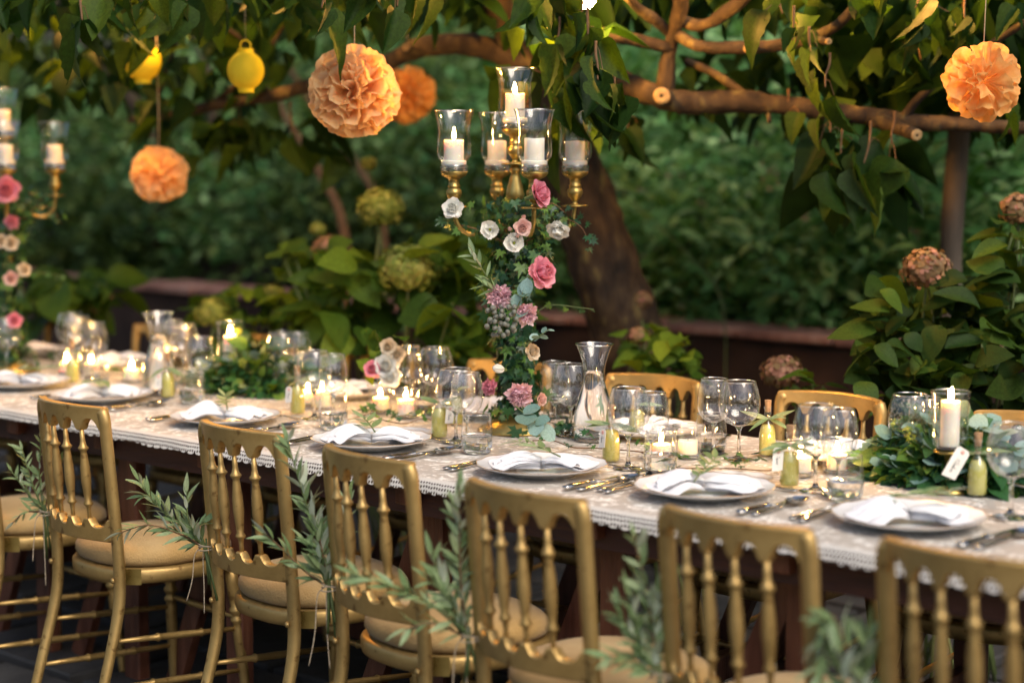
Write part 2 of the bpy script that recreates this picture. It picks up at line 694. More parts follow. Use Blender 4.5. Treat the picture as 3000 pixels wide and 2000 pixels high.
TWINE = pm("jute_twine", [(0.3, (0.30, 0.23, 0.15)), (0.7, (0.50, 0.42, 0.31))], 200, 0.9)
BARK = pm("mulberry_bark", [(0.30, (0.010, 0.005, 0.003)), (0.46, (0.030, 0.017, 0.009)), (0.60, (0.060, 0.038, 0.018)), (0.70, (0.13, 0.10, 0.035))], 13, 0.85, 0, 0.9, 26, 8, (1.5, 1.5, 0.8))
TWIGM = pm("twig_bark", [(0.3, (0.09, 0.045, 0.02)), (0.7, (0.20, 0.11, 0.05))], 25, 0.8, 0, 0.4, 60)
CUTW = pm("fresh_cut_wood", [(0.3, (0.26, 0.16, 0.065)), (0.7, (0.46, 0.31, 0.14))], 30, 0.8)
POSTM = pm("grey_post_wood", [(0.3, (0.05, 0.038, 0.028)), (0.7, (0.15, 0.115, 0.085))], 4, 0.85, 0, 0.6, 30, 8, (8, 8, 0.6))
GSTEM = pm("green_stem", [(0.3, (0.06, 0.09, 0.025)), (0.7, (0.11, 0.15, 0.045))], 20, 0.6)
SLATE = pm("dark_slate", [(0.25, (0.016, 0.016, 0.017)), (0.5, (0.038, 0.037, 0.037)), (0.8, (0.085, 0.082, 0.078))], 5, 0.7, 0, 0.7, 20, 9, rvar=0.15)
SOIL = pm("dark_soil", [(0.3, (0.010, 0.009, 0.006)), (0.7, (0.03, 0.026, 0.016))], 6, 0.95, 0, 0.8, 20)
PLASTER = pm("old_dark_render", [(0.3, (0.020, 0.010, 0.007)), (0.6, (0.048, 0.025, 0.016)), (0.8, (0.085, 0.046, 0.03))], 5, 0.95, 0, 0.6, 14, 9)
COPING = pm("terracotta_coping", [(0.25, (0.18, 0.08, 0.06)), (0.55, (0.34, 0.165, 0.125)), (0.8, (0.48, 0.31, 0.25))], 9, 0.85, 0, 0.6, 40, 8)
L_MUL = leafmat("mulberry_leaf", (0.007, 0.024, 0.004), (0.018, 0.048, 0.007), (0.050, 0.090, 0.010), 0.40, 0.55, spec=0.15)
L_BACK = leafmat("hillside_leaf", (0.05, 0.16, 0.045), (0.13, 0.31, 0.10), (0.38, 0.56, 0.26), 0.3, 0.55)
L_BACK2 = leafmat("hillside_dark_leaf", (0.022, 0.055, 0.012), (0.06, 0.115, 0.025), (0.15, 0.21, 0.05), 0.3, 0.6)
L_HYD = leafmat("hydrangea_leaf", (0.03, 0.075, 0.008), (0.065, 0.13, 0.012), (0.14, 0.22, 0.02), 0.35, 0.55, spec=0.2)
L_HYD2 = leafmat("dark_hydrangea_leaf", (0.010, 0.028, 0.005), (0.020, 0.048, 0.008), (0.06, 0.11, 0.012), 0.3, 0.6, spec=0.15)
L_IVY = leafmat("ivy_leaf", (0.014, 0.052, 0.028), (0.024, 0.085, 0.036), (0.11, 0.22, 0.035), 0.2, 0.35, spec=0.5)
L_OLV = leafmat("olive_leaf", (0.11, 0.175, 0.075), (0.17, 0.25, 0.11), (0.27, 0.34, 0.18), 0.15, 0.45, under=(0.46, 0.53, 0.42))
L_EUC = leafmat("eucalyptus_leaf", (0.11, 0.20, 0.17), (0.17, 0.29, 0.26), (0.25, 0.38, 0.36), 0.15, 0.5)
L_MIX = leafmat("centrepiece_leaf", (0.02, 0.07, 0.028), (0.04, 0.13, 0.035), (0.14, 0.24, 0.04), 0.25, 0.4)
L_UMB = leafmat("fennel_flower", (0.24, 0.32, 0.04), (0.36, 0.44, 0.07), (0.5, 0.5, 0.1), 0.2, 0.6)
F_HYD = leafmat("hydrangea_floret", (0.14, 0.19, 0.03), (0.23, 0.28, 0.05), (0.36, 0.36, 0.10), 0.25, 0.7)
F_HYDB = leafmat("faded_hydrangea_floret", (0.16, 0.12, 0.05), (0.28, 0.17, 0.09), (0.45, 0.22, 0.18), 0.25, 0.7)
P_WHITE = paper("white_petal", (0.86, 0.86, 0.80), (0.92, 0.92, 0.89), 0.42, 0.6)
P_CREAM = paper("cream_petal", (0.72, 0.60, 0.42), (0.86, 0.78, 0.64), 0.42, 0.6)
P_BLUSH = paper("blush_petal", (0.78, 0.48, 0.42), (0.90, 0.72, 0.66), 0.42, 0.6)
P_PINK = paper("pink_petal", (0.80, 0.29, 0.38), (0.88, 0.42, 0.50), 0.42, 0.6)
P_LPINK = paper("pale_pink_petal", (0.88, 0.54, 0.62), (0.95, 0.76, 0.81), 0.42, 0.6)
TISSUE = paper("peach_tissue", (0.95, 0.63, 0.30), (0.96, 0.70, 0.40), 0.62, 0.9)
TISSUE2 = paper("amber_tissue", (0.90, 0.50, 0.16), (0.94, 0.57, 0.22), 0.5, 0.9)
YPAPER = paper("yellow_paper", (0.74, 0.60, 0.03), (0.80, 0.67, 0.05), 0.3, 0.8)
BERRY = pm("grey_green_berry", [(0.3, (0.10, 0.105, 0.085)), (0.7, (0.19, 0.20, 0.165))], 60, 0.55)
def liqueur_mat():
    m, n, l, b = newmat("pale_yellow_liqueur")
    b.inputs["Base Color"].default_value = (0.74, 0.70, 0.22, 1)
    b.inputs["Roughness"].default_value = 0.2
    b.inputs["Subsurface Weight"].default_value = 0.5
    b.inputs["Subsurface Radius"].default_value = (0.02, 0.02, 0.006)
    b.inputs["Subsurface Scale"].default_value = 1.0
    g = n.new("ShaderNodeBsdfGlass")
    g.inputs["Color"].default_value = (0.96, 0.93, 0.42, 1)
    g.inputs["IOR"].default_value = 1.3
    ms = n.new("ShaderNodeMixShader")
    tc = n.new("ShaderNodeTexCoord")
    nz = n.new("ShaderNodeTexNoise")
    nz.inputs["Scale"].default_value = 30
    l.new(tc.outputs["Object"], nz.inputs["Vector"])
    mr = n.new("ShaderNodeMapRange")
    mr.inputs[3].default_value = 0.28
    mr.inputs[4].default_value = 0.42
    l.new(nz.outputs["Fac"], mr.inputs[0])
    l.new(mr.outputs[0], ms.inputs[0])
    l.new(b.outputs[0], ms.inputs[1])
    l.new(g.outputs[0], ms.inputs[2])
    l.new(ms.outputs[0], n["Material Output"].inputs[0])
    return m


LIMO = liqueur_mat()
G_THIN = thin_glass("thin_clear_glass")
G_ETCH = thin_glass("etched_clear_glass", etch=0.22)
G_SOLID = solid_glass("solid_clear_glass", 1.45)
G_RIM = thin_glass("fire_polished_rim_glass", tint=(0.9, 0.92, 0.9), rough=0.12, f0=0.42)
G_WATER = solid_glass("still_water", 1.33)


# ------------------------------------------------------------------ leaf shapes (root at origin, along +Y, face +Z)
def leafgrid(L, W, prof, nt=7, fold=0.25, droop=0.2, ripple=0.0, ns=2, skew=0.0, rip_f=5):
    v, f = [], []
    cols = 2 * ns + 1
    for j in range(nt + 1):
        t = j / nt
        wd = W * prof(t)
        yc = L * t
        zc = -droop * L * t * t
        for i in range(cols):
            s = (i - ns) / ns
            x = s * wd
            z = zc + abs(x) * fold + ripple * L * math.sin(rip_f * math.pi * t - abs(s) * 1.5) * abs(s)
            v.append((x, yc + skew * x - abs(s) * wd * 0.12, z))
    for j in range(nt):
        for i in range(cols - 1):
            a = j * cols + i
            f.append((a, a + 1, a + cols + 1, a + cols))
    return v, f


def p_mul(t):
    if t < 0.28:
        return math.sin(math.pi / 2 * (t / 0.28) ** 0.6) * 1.0 + 0.02
    u = (t - 0.28) / 0.72
    return max(0.0, (1 - u) ** 1.05 * (1 + 0.6 * u) * (1 if u < 0.8 else 0.85)) + 0.004


def p_ell(t):
    return math.sin(math.pi * min(max(t, 0.01), 0.99)) ** 0.8 + 0.01


def p_lan(t):
    return math.sin(math.pi * min(max(t ** 0.85, 0.01), 0.985)) ** 0.95 + 0.01


def p_rnd(t):
    return math.sqrt(max(0.0, 1 - (2 * t - 1) ** 2)) + 0.01


def petiole(L, r=0.0012, bend=0.25):
    return tube([(0, -L, L * bend), (0, -L * 0.5, L * bend * 0.3), (0, 0.004, 0)], [r, r * 0.8, r * 0.6], 4, cap=False)


def joined(*vfs):
    b = MB()
    for q in vfs:
        b.add(q)
    return b.v, b.f


MUL = [joined(leafgrid(1.0, 0.36 * k, p_mul, 11, fo, dr, ri, 3, sk, 13), ) for k, fo, dr, ri, sk in
       ((1.0, 0.45, 0.35, 0.020, 0.05), (0.85, 0.8, 0.15, 0.018, -0.12), (0.95, 0.3, 0.6, 0.022, 0.18), (0.75, 1.1, 0.2, 0.018, 0.06), (0.9, 0.5, -0.25, 0.02, -0.2), (0.7, 0.6, 0.5, 0.02, 0.0))]
MUL_LO = [leafgrid(1.0, 0.36, p_mul, 4, 0.3, 0.25, 0, 1), leafgrid(1.0, 0.30, p_mul, 4, 0.6, 0.1, 0, 1, 0.1)]
ELL_LO = [leafgrid(1.0, 0.27, p_ell, 3, 0.25, 0.3, 0, 1), leafgrid(1.0, 0.20, p_ell, 3, 0.4, 0.15, 0, 1)]
HYD = [leafgrid(1.0, 0.34, p_ell, 9, 0.35, 0.4, 0.018, 2, 0.08, 15), leafgrid(1.0, 0.40, p_ell, 9, 0.2, 0.7, 0.02, 2, -0.08, 15), leafgrid(1.0, 0.28, p_ell, 9, 0.6, 0.2, 0.016, 2, 0.12, 15), leafgrid(0.8, 0.36, p_ell, 9, 0.1, 0.55, 0.022, 2, -0.15, 15)]
OLV = [leafgrid(1.0, 0.12, p_lan, 6, 0.35, 0.12, 0, 1), leafgrid(1.0, 0.14, p_lan, 6, 0.2, -0.1, 0, 1), leafgrid(1.0, 0.10, p_lan, 6, 0.5, 0.25, 0, 1)]
EUC = [leafgrid(1.0, 0.46, p_rnd, 6, 0.12, 0.08, 0, 2), leafgrid(1.0, 0.42, p_rnd, 6, 0.2, -0.1, 0, 2)]


def ivyleaf(seed):
    r = random.Random(seed)
    # polar outline of a five-lobed leaf, root at the notch
    pts = [(-90, 0.10), (-128, 0.46), (-150, 0.40), (-178, 0.66), (158, 0.36), (136, 0.72), (112, 0.40), (90, 1.0), (68, 0.40), (44, 0.72), (22, 0.36), (-2, 0.66), (-30, 0.40), (-52, 0.46)]
    v = [(0, 0.36, 0.0)]
    for a, q in pts:
        q *= r.uniform(0.92, 1.08) * 0.58
        x, y = q * math.cos(R(a)), 0.36 + q * math.sin(R(a))
        v.append((x, y, -0.10 * q * q + 0.25 * abs(x) * r.uniform(0.2, 1.0) - (0.12 if q > 0.37 else 0) * q))
    n = len(pts)
    return v, [(0, 1 + (i + 1) % n, 1 + i) for i in range(n)]


IVY = [ivyleaf(i) for i in range(5)]


def leafobjs(variants, mat):
    return [mk(v, f, mat) for v, f in variants]


M_MUL = leafobjs(MUL, L_MUL)
M_HYD = leafobjs(HYD, L_HYD)
M_HYD2 = leafobjs(HYD, L_HYD2)
M_OLV = leafobjs(OLV, L_OLV)
M_EUC = leafobjs(EUC, L_EUC)
M_IVY = leafobjs(IVY, L_IVY)
M_IVYY = leafobjs(IVY, L_MIX)
M_MIX = leafobjs(HYD, L_MIX)


def leafat(meshes, parent, M, name="leaf", r=rng):
    o = bpy.data.objects.new(name, r.choice(meshes))
    COL.objects.link(o)
    o.parent = parent
    o.matrix_local = M
    return o


def wleaf(meshes, parent, M, name="leaf", r=rng):
    """Leaf given in world space under an unrotated root."""
    return leafat(meshes, parent, Matrix.Translation(-Vector(parent.location)) @ M, name, r)


def wmesh(name, vf, mat, parent, smooth=True, **kw):
    """Part given in world coordinates under an unrotated root."""
    v, f = vf
    p = Vector(parent.location) if parent else Vector((0, 0, 0))
    return ob(name, mk([Vector(q) - p for q in v], f, mat, smooth), parent, **kw)


# ================================================================== SETTING
g = ob("ground", mk([(-40, -12, -0.03), (20, -12, -0.03), (20, 2.72, -0.03), (-40, 2.72, -0.03)], [(0, 1, 2, 3)], SOIL, False))
g["kind"] = "structure"
# dark stone paving: single slabs on the ground
pr = random.Random(3)
slabs = []
for k in range(6):
    q = random.Random(50 + k)
    b = 0.012
    hx, hy = 0.30, 0.215
    vs = [(-hx + q.uniform(0, .02), -hy + q.uniform(0, .02)), (hx - q.uniform(0, .02), -hy + q.uniform(0, .02)), (hx - q.uniform(0, .02), hy - q.uniform(0, .02)), (-hx + q.uniform(0, .02), hy - q.uniform(0, .02))]
    v = [(x, y, -0.03) for x, y in vs] + [(x, y, -0.006) for x, y in vs] + [(x * 0.97, y * 0.96, 0.0) for x, y in vs]
    f = [(i, (i + 1) % 4, (i + 1) % 4 + 4, i + 4) for i in range(4)] + [(i + 4, (i + 1) % 4 + 4, (i + 1) % 4 + 8, i + 8) for i in range(4)] + [(8, 9, 10, 11)]
    slabs.append(mk(v, f, SLATE, False))
for j in range(10):
    for i in range(17):
        x = -6.6 + i * 0.62 + (0.31 if j % 2 else 0) + pr.uniform(-.01, .01)
        y = -1.75 + j * 0.445
        ob("paving_stone", pr.choice(slabs), g, (x, y, pr.uniform(-0.004, 0.004)), (pr.uniform(-.006, .006), pr.uniform(-.006, .006), pr.uniform(-.012, .012) + (math.pi if pr.random() < .5 else 0)))

# planted bank rising behind the wall
hv, hf = [], []
NX, NY = 40, 24


def bank_z(x, y):
    t = max(0.0, y - 2.9)
    return 0.62 + 0.30 * t + 0.085 * t * t * 0.75 + 0.18 * mnoise.noise(Vector((x * 0.5, y * 0.5, 0)))


for j in range(NY + 1):
    for i in range(NX + 1):
        x = -30 + 46 * i / NX
        y = 2.92 + 22 * (j / NY) ** 1.5
        hv.append((x, y, bank_z(x, y)))
for j in range(NY):
    for i in range(NX):
        a = j * (NX + 1) + i
        hf.append((a, a + 1, a + NX + 2, a + NX + 1))
h = ob("hillside", mk(hv, hf, SOIL))
h["kind"] = "structure"

# low garden wall with a terracotta coping
wall = thing("garden_wall", "low dark rendered garden wall with a worn terracotta coping below the green bank", "wall", (0, 2.72, 0))
wb = MB()
wv, wf = [], []
for i in range(121):
    x = -16 + 22 * i / 120
    for z, y in ((-0.03, 0.0), (0.25, 0.0), (0.5, 0.0), (0.775, 0.0), (0.775, 0.2), (-0.03, 0.2)):
        dy = 0.02 * mnoise.noise(Vector((x * 1.3, z * 3, 1.0))) if y == 0 else 0
        wv.append((x, y + dy, z))
for i in range(120):
    for k in range(5):
        a = i * 6 + k
        wf.append((a, a + 6, a + 7, a + 1))
ob("wall_face", mk(wv, wf, PLASTER, False), wall)
cr_ = random.Random(9)
cop = [mk(*bevbox(-0.205, 0.205, -0.05, 0.25, 0, 0.032 + 0.003 * k, 0.008), COPING, False) for k in range(4)]
x = -14.0
while x < 5.8:
    ob("coping_stone", cr_.choice(cop), wall, (x, cr_.uniform(-.01, .012), 0.777 + cr_.uniform(-.001, .006)), (cr_.uniform(-.01, .01), cr_.uniform(-.012, .012), cr_.uniform(-.02, .02)))
    x += 0.424

# ------------------------------------------------------------------ undergrowth on the bank
ur = random.Random(21)


def clump_mats(r, n, c, rad, size, up=0.5):
    out = []
    for _ in range(n):
        p = Vector(c) + Vector((r.gauss(0, rad), r.gauss(0, rad), abs(r.gauss(0, rad * 0.9))))
        a = r.uniform(0, 2 * math.pi)
        ax = Vector((math.cos(a), math.sin(a), r.uniform(-0.7, 0.35)))
        out.append(orient(p, ax, Vector((r.uniform(-.5, .5), r.uniform(-.8, .3), up + r.random())), size * r.uniform(0.6, 1.3)))
    return out


def undergrowth(name, label, xs, ys, nclump, per, size, mat, seed, kind="stuff", zoff=0.0, rad=0.17):
    r = random.Random(seed)
    ms = []
    for _ in range(nclump):
        x = r.uniform(*xs)
        y = ys[0] + (ys[1] - ys[0]) * r.random() ** 1.2
        s = r.uniform(0.6, 1.4)
        z = bank_z(x, y) + r.uniform(0, 0.45) * s + zoff
        ms += clump_mats(r, per, (x, y, z), rad * s, size)
    o = ob(name, bake(ELL_LO, ms, mat))
    tag(o, label, None, kind=kind)
    return o


# what the camera sees of the bank lies in a wedge; leaves are spread there and a little beyond it
def wedge(name, label, n, per, size, mat, seed, u0, u1, d0, d1, rad=0.16, hmax=0.5):
    r = random.Random(seed)
    ms = []
    k = 0
    while k < n:
        u = r.uniform(u0, u1)
        d = d0 + (d1 - d0) * r.random() ** 0.8
        p = at(u, 470, d=d)
        if p.y < 2.98:
            k += 0.25
            continue
        if mnoise.noise(Vector((p.x * .9, p.y * .9, seed))) < -.08:      # bare dark gaps
            k += 0.4
            continue
        k += 1
        s = r.uniform(0.6, 1.35) * (1 + .5 * mnoise.noise(Vector((p.x * .6, p.y * .6, seed + 5))))
        z = bank_z(p.x, p.y) + r.uniform(0, hmax) * s
        ms += clump_mats(r, per, (p.x, p.y, z), rad * s, size)
    o = ob(name, bake(ELL_LO, ms, mat))
    return tag(o, label, None, kind="stuff")


wedge("undergrowth", "dense mid green leafy undergrowth over the bank to the right of the tree trunk", 2300, 30, 0.078, L_BACK, 1, 1350, 3500, 6.2, 12, 0.14, 0.5)
wedge("undergrowth", "dark undergrowth on the bank behind the paper pompoms", 2000, 28, 0.085, L_BACK2, 2, -700, 1700, 7.5, 15, 0.16, 0.5)
wedge("undergrowth", "paler leaves among the dark undergrowth", 520, 24, 0.075, L_BACK, 5, -700, 1500, 7.5, 13, 0.16, 0.6)
wedge("undergrowth", "green undergrowth carrying on along the bank beyond the hydrangea bush", 1300, 24, 0.09, L_BACK, 7, 3400, 6800, 4.6, 11, 0.16, 0.5)
wedge("undergrowth", "dark undergrowth carrying on beyond the far candelabra", 700, 22, 0.10, L_BACK2, 8, -2600, -650, 7.5, 14, 0.17, 0.5)
wedge("undergrowth", "patches of broad nettle like leaves standing taller among the bank's green", 190, 26, 0.13, L_BACK, 6, 1500, 3300, 6.4, 10.5, 0.2, 0.7)
wedge("undergrowth", "bright green low leaves trailing along the top of the wall", 150, 16, 0.06, L_HYD, 4, 1900, 3300, 5.9, 6.6, 0.08, 0.06)
# pale specks: small flowers among the leaves
r = random.Random(77)
ms = []
for _ in range(260):
    p = at(r.uniform(1500, 3200), 470, d=r.uniform(6.5, 10))
    if p.y < 3.0:
        continue
    z = bank_z(p.x, p.y) + r.uniform(0.15, 0.75)
    for _k in range(7):
        ms.append(orient((p.x + r.gauss(0, .012), p.y + r.gauss(0, .012), z + r.gauss(0, .035)), rv(r), rv(r), r.uniform(.02, .035)))
tag(ob("small_flowers", bake(ELL_LO, ms, paper("dusty_pink_flower", (0.40, 0.28, 0.24), (0.55, 0.44, 0.38), 0.2))), "tiny dusty pink flower spikes among the green leaves of the bank", None, kind="stuff")
# thin bare stems leaning on the bank
for k, (a, b, d, rr) in enumerate((((1010, 690), (840, 350), 8.0, .022), ((1120, 640), (935, 340), 8.4, .02), ((2120, 905), (1880, 620), 7.0, .0035), ((450, 420), (250, 120), 10.5, .05), ((620, 300), (560, 60), 11, .03))):
    p, q = at(*a, d=d), at(*b, d=d + 0.4)
    st = thing("bare_stem", ["pale thick bare stem leaning among the bank leaves beneath the peach pompoms", "pale bare stem leaning beside the thicker one below the big peach pompom", "thin yellowish stalk leaning across the green bank beside the trunk", "grey blurred trunk standing behind the half hidden yellow lantern", "slim dark trunk behind the yellow paper lantern"][k], "stem", p)
    pts = smooth_path([(0, 0, -0.6), (0, 0, 0), (q - p) * 0.5 + Vector((.03, 0, .02)), q - p, (q - p) * 1.5], 4)
    ob("stalk", mk(*tube(pts, [rr * (1.1 - 0.5 * i / len(pts)) for i in range(len(pts))], 8), (GSTEM if k == 2 else TWIGM) if k < 3 else BARK), st)

# unseen trees behind the camera, added to break up sky reflections in the glassware
r = random.Random(88)
ms = []
for k in range(26):
    a = R(60 + k * 8.2)
    dist = r.uniform(8, 11)
    cx, cy = 1.5 + dist * math.sin(a), -2.0 + dist * math.cos(a) * 1.0
    hgt = r.uniform(1.6, 4.2)
    for _ in range(130):
        z = r.uniform(.1, hgt)
        q = rv(r, 1.35 * (1.05 - .5 * z / hgt))
        ms.append(orient((cx + q.x, cy + q.y, z + q.z * .4), rv(r), rv(r), r.uniform(.25, .5)))
tag(ob("added_tree_belt", bake(ELL_LO, ms, L_BACK2)), "unseen dark belt of trees added behind the camera for the glass reflections", None, kind="stuff")
ob("lawn", mk([(-40, -60, -0.035), (60, -60, -0.035), (60, -11.9, -0.035), (-40, -11.9, -0.035)], [(0, 1, 2, 3)], SOIL, False))["kind"] = "structure"

# ------------------------------------------------------------------ support post
pb = at(2790, 700, Y=2.35)
post = thing("support_post", "weathered grey wooden post holding up the long mulberry branch", "post", (pb.x, pb.y, 0))
pts = smooth_path([(0.03, 0, -0.03), (0.02, 0, 0.6), (-0.005, 0, 1.1), (0.012, 0.0, 1.5), (0.03, 0.0, 1.86)], 5)
ob("pole", mk(*tube(pts, [.037 + .004 * mnoise.noise(Vector((0, 0, i * .7))) for i in range(len(pts))], 12), POSTM), post)

# ================================================================== MULBERRY TREE
tb = at(1900, 1120, Y=2.25)
tree = thing("mulberry_tree", "leaning dark mulberry tree spreading its branches and big leaves over the long table", "tree", (tb.x, tb.y, 0))
TB = Vector(tree.location)


def limb(name, pts, r0, r1, n=12, bumps=0.20, mat=BARK, sub=9, end=None, ridge=.16):
    n = max(n, 18) if r0 > .012 else n
    P = smooth_path(pts, sub)
    m = len(P)
    v, f = tube(P, [r0 + (r1 - r0) * (i / (m - 1)) for i in range(m)], n)
    out = []
    for j, p in enumerate(v):
        c = P[min(j // n, m - 1)]
        k = 1 + bumps * mnoise.noise(Vector(p) * 9) + bumps * 0.5 * mnoise.noise(Vector(p) * 28)
        k += ridge * (abs(mnoise.noise(Vector((p[0] * 30, p[1] * 30, p[2] * 3.5)))) - .2)
        out.append(c + (Vector(p) - c) * k)
    o = wmesh(name, (out, f), mat, tree)
    if end:
        t = (P[-1] - P[-2]).normalized()
        rr = r1 * 0.98
        v, f = lathe([(rr * 1.02, -0.01), (rr, 0.003), (rr * 0.5, 0.004), (0.0, 0.002)], 14)
        M = t.to_track_quat('Z', 'Y').to_matrix().to_4x4()
        e = ob("cut_end", mk(v, f, CUTW), o)
        e.matrix_local = Matrix.Translation(P[-1] - TB) @ M
        v, f = lathe([(rr * .25, 0.0045), (0, 0.005)], 8)
        h = ob("pith", mk(v, f, BARK), o)
        h.matrix_local = Matrix.Translation(P[-1] - TB) @ M
    return o


D0 = 6.15       # depth of trunk
trunk_pts = [Vector((tb.x + .06, tb.y + .02, -0.05)), at(1895, 1150, d=D0), at(1830, 950, d=D0 - .05), at(1765, 760, d=D0 - .1), at(1690, 560, d=D0 - .15), at(1640, 420, d=D0 - .2), at(1590, 300, d=D0 - .25), at(1560, 200, d=D0 - .3)]
limb("trunk", trunk_pts, 0.128, 0.098, 44, 0.10, sub=8, ridge=.10)
# long left branch and long right branch, then the fork above the post side
limb("branch", [at(1580, 260, d=5.9), at(1500, 165, d=5.85), at(1380, 132, d=5.9), at(1230, 140, d=6.0), at(1130, 185, d=6.1), at(960, 235, d=6.2), at(800, 280, d=6.35), at(600, 315, d=6.5), at(470, 342, d=6.6), at(380, 352, d=6.7)], 0.044, 0.012, 18, .26)
limb("branch", [at(1570, 290, d=5.9), at(1660, 235, d=5.75), at(1790, 235, d=5.6), at(1900, 275, d=5.45), at(2010, 300, d=5.4), at(2200, 300, d=5.35), at(2420, 325, d=5.3), at(2640, 355, d=5.25), at(2850, 368, d=5.2), at(3100, 378, d=5.1)], 0.046, 0.018, 20, .30)
limb("branch", [at(1950, 280, d=5.42), at(1955, 200, d=5.4), at(1965, 130, d=5.38), at(1990, 40, d=5.3), at(2000, -60, d=5.2)], 0.029, 0.020, 18, .26)
limb("branch", [at(1960, 140, d=5.38), at(1850, 115, d=5.3), at(1760, 100, d=5.2), at(1690, 85, d=5.1), at(1600, 40, d=5.0), at(1500, -60, d=4.9)], 0.02, 0.014)
limb("branch", [at(1965, 100, d=5.38), at(1920, 60, d=5.3), at(1860, 15, d=5.2), at(1800, -60, d=5.0)], 0.018, 0.012)
limb("branch", [at(1975, 95, d=5.36), at(2050, 135, d=5.3), at(2180, 140, d=5.25), at(2300, 130, d=5.2), at(2390, 110, d=5.1), at(2470, 60, d=5.0), at(2540, -30, d=4.9)], 0.021, 0.014, end=None)
limb("branch", [at(1985, 60, d=5.36), at(2060, 75, d=5.3), at(2150, 20, d=5.2), at(2240, -60, d=5.1)], 0.022, 0.016)
limb("branch", [at(2010, 180, d=5.5), at(2100, 220, d=5.45), at(2190, 290, d=5.4)], 0.012, 0.014)
limb("branch", [at(2640, 355, d=5.25), at(2700, 280, d=5.2), at(2790, 210, d=5.15), at(2920, 120, d=5.0), at(3060, 30, d=4.9)], 0.014, 0.009)
limb("branch", [at(1560, 230, d=5.9), at(1480, 80, d=5.8), at(1440, -80, d=5.6)], 0.05, 0.04, 12)
limb("branch", [at(620, 310, d=6.5), at(690, 250, d=6.4), at(760, 180, d=6.3), at(830, 70, d=6.2), at(860, -60, d=6.0)], 0.012, 0.008)
limb("branch", [at(440, 345, d=6.6), at(470, 260, d=6.5), at(510, 140, d=6.4), at(540, -30, d=6.2)], 0.010, 0.008)
limb("branch", [at(760, 180, d=6.3), at(700, 110, d=6.2), at(600, 40, d=6.1), at(520, -60, d=6.0)], 0.008, 0.006)
limb("stub", [at(1955, 290, d=5.4), at(1942, 284, d=5.33), at(1938, 281, d=5.30)], 0.026, 0.025, 14, .04, end=True)
limb("stub", [at(2200, 142, d=5.24), at(2191, 143, d=5.18)], 0.013, 0.0125, 12, .04, end=True)
limb("stub", [at(1196, 143, d=6.0), at(1190, 139, d=5.92)], 0.014, 0.013, 12, .04, end=True)
limb("stub", [at(2560, 350, d=5.27), at(2630, 375, d=5.2), at(2685, 396, d=5.1)], 0.024, 0.017, 12, .1, end=True)
limb("stub", [at(2250, 315, d=5.34), at(2254, 358, d=5.32)], 0.008, 0.007, 8, .04)
limb("stub", [at(2385, 115, d=5.1), at(2410, 120, d=5.05), at(2428, 122, d=5.0)], 0.012, 0.009, 8, .1, end=True)

# hanging clusters of large leaves: (photo x, y, depth, spread x, spread y, count, size)
lr = random.Random(5)
nleaf = 0


def cluster(u, v, d, su, sv, n, size, bend=0.5, dd=0.12):
    global nleaf
    top = at(u, v - sv - size * 300 - 20, d=d)
    end = at(u + lr.uniform(-20, 20), v - size * 300 + sv * 0.2, d=d)
    k = Vector((lr.uniform(-.006, .006), lr.uniform(-.006, .006), 0))
    tw = smooth_path([top + Vector((0, 0, 0.03)), top, (top + end) / 2 + k, end], 4)
    wmesh("twig", tube(tw, [.0045 - .0025 * i / len(tw) for i in range(len(tw))], 6), TWIGM, tree)
    for i in range(n):
        t = (i + 0.5) / n
        c = tw[int(t * (len(tw) - 1))]
        a = lr.uniform(0, 2 * math.pi)
        off = at(u + lr.uniform(-su, su), v + lr.uniform(-sv, sv) - size * 300, d=d + lr.uniform(-dd, dd))
        p = off
        ax = Vector((RGT[0], RGT[1], 0)) * lr.uniform(-.8, .8) + Vector((FWD[0], FWD[1], 0)) * lr.uniform(-.6, .6) + Vector((0, 0, -1))
        nr = Vector((-FWD[0], -FWD[1], 0)) * lr.uniform(-.6, 1) + Vector((RGT[0], RGT[1], 0)) * lr.uniform(-1.3, 1.3) + Vector((0, 0, lr.uniform(-.3, .8)))
        s = size * lr.uniform(.5, 1.12)
        wleaf(M_MUL, tree, orient(p, ax, nr, s), r=lr)
        nleaf += 1
        # leaf stalk back to the twig
        if (p - c).length < .09:
            wmesh("leaf_stalk", tube([p, (p + c) / 2 + Vector((0, 0, .015)), c], .0011, 4, cap=False), TWIGM, tree)


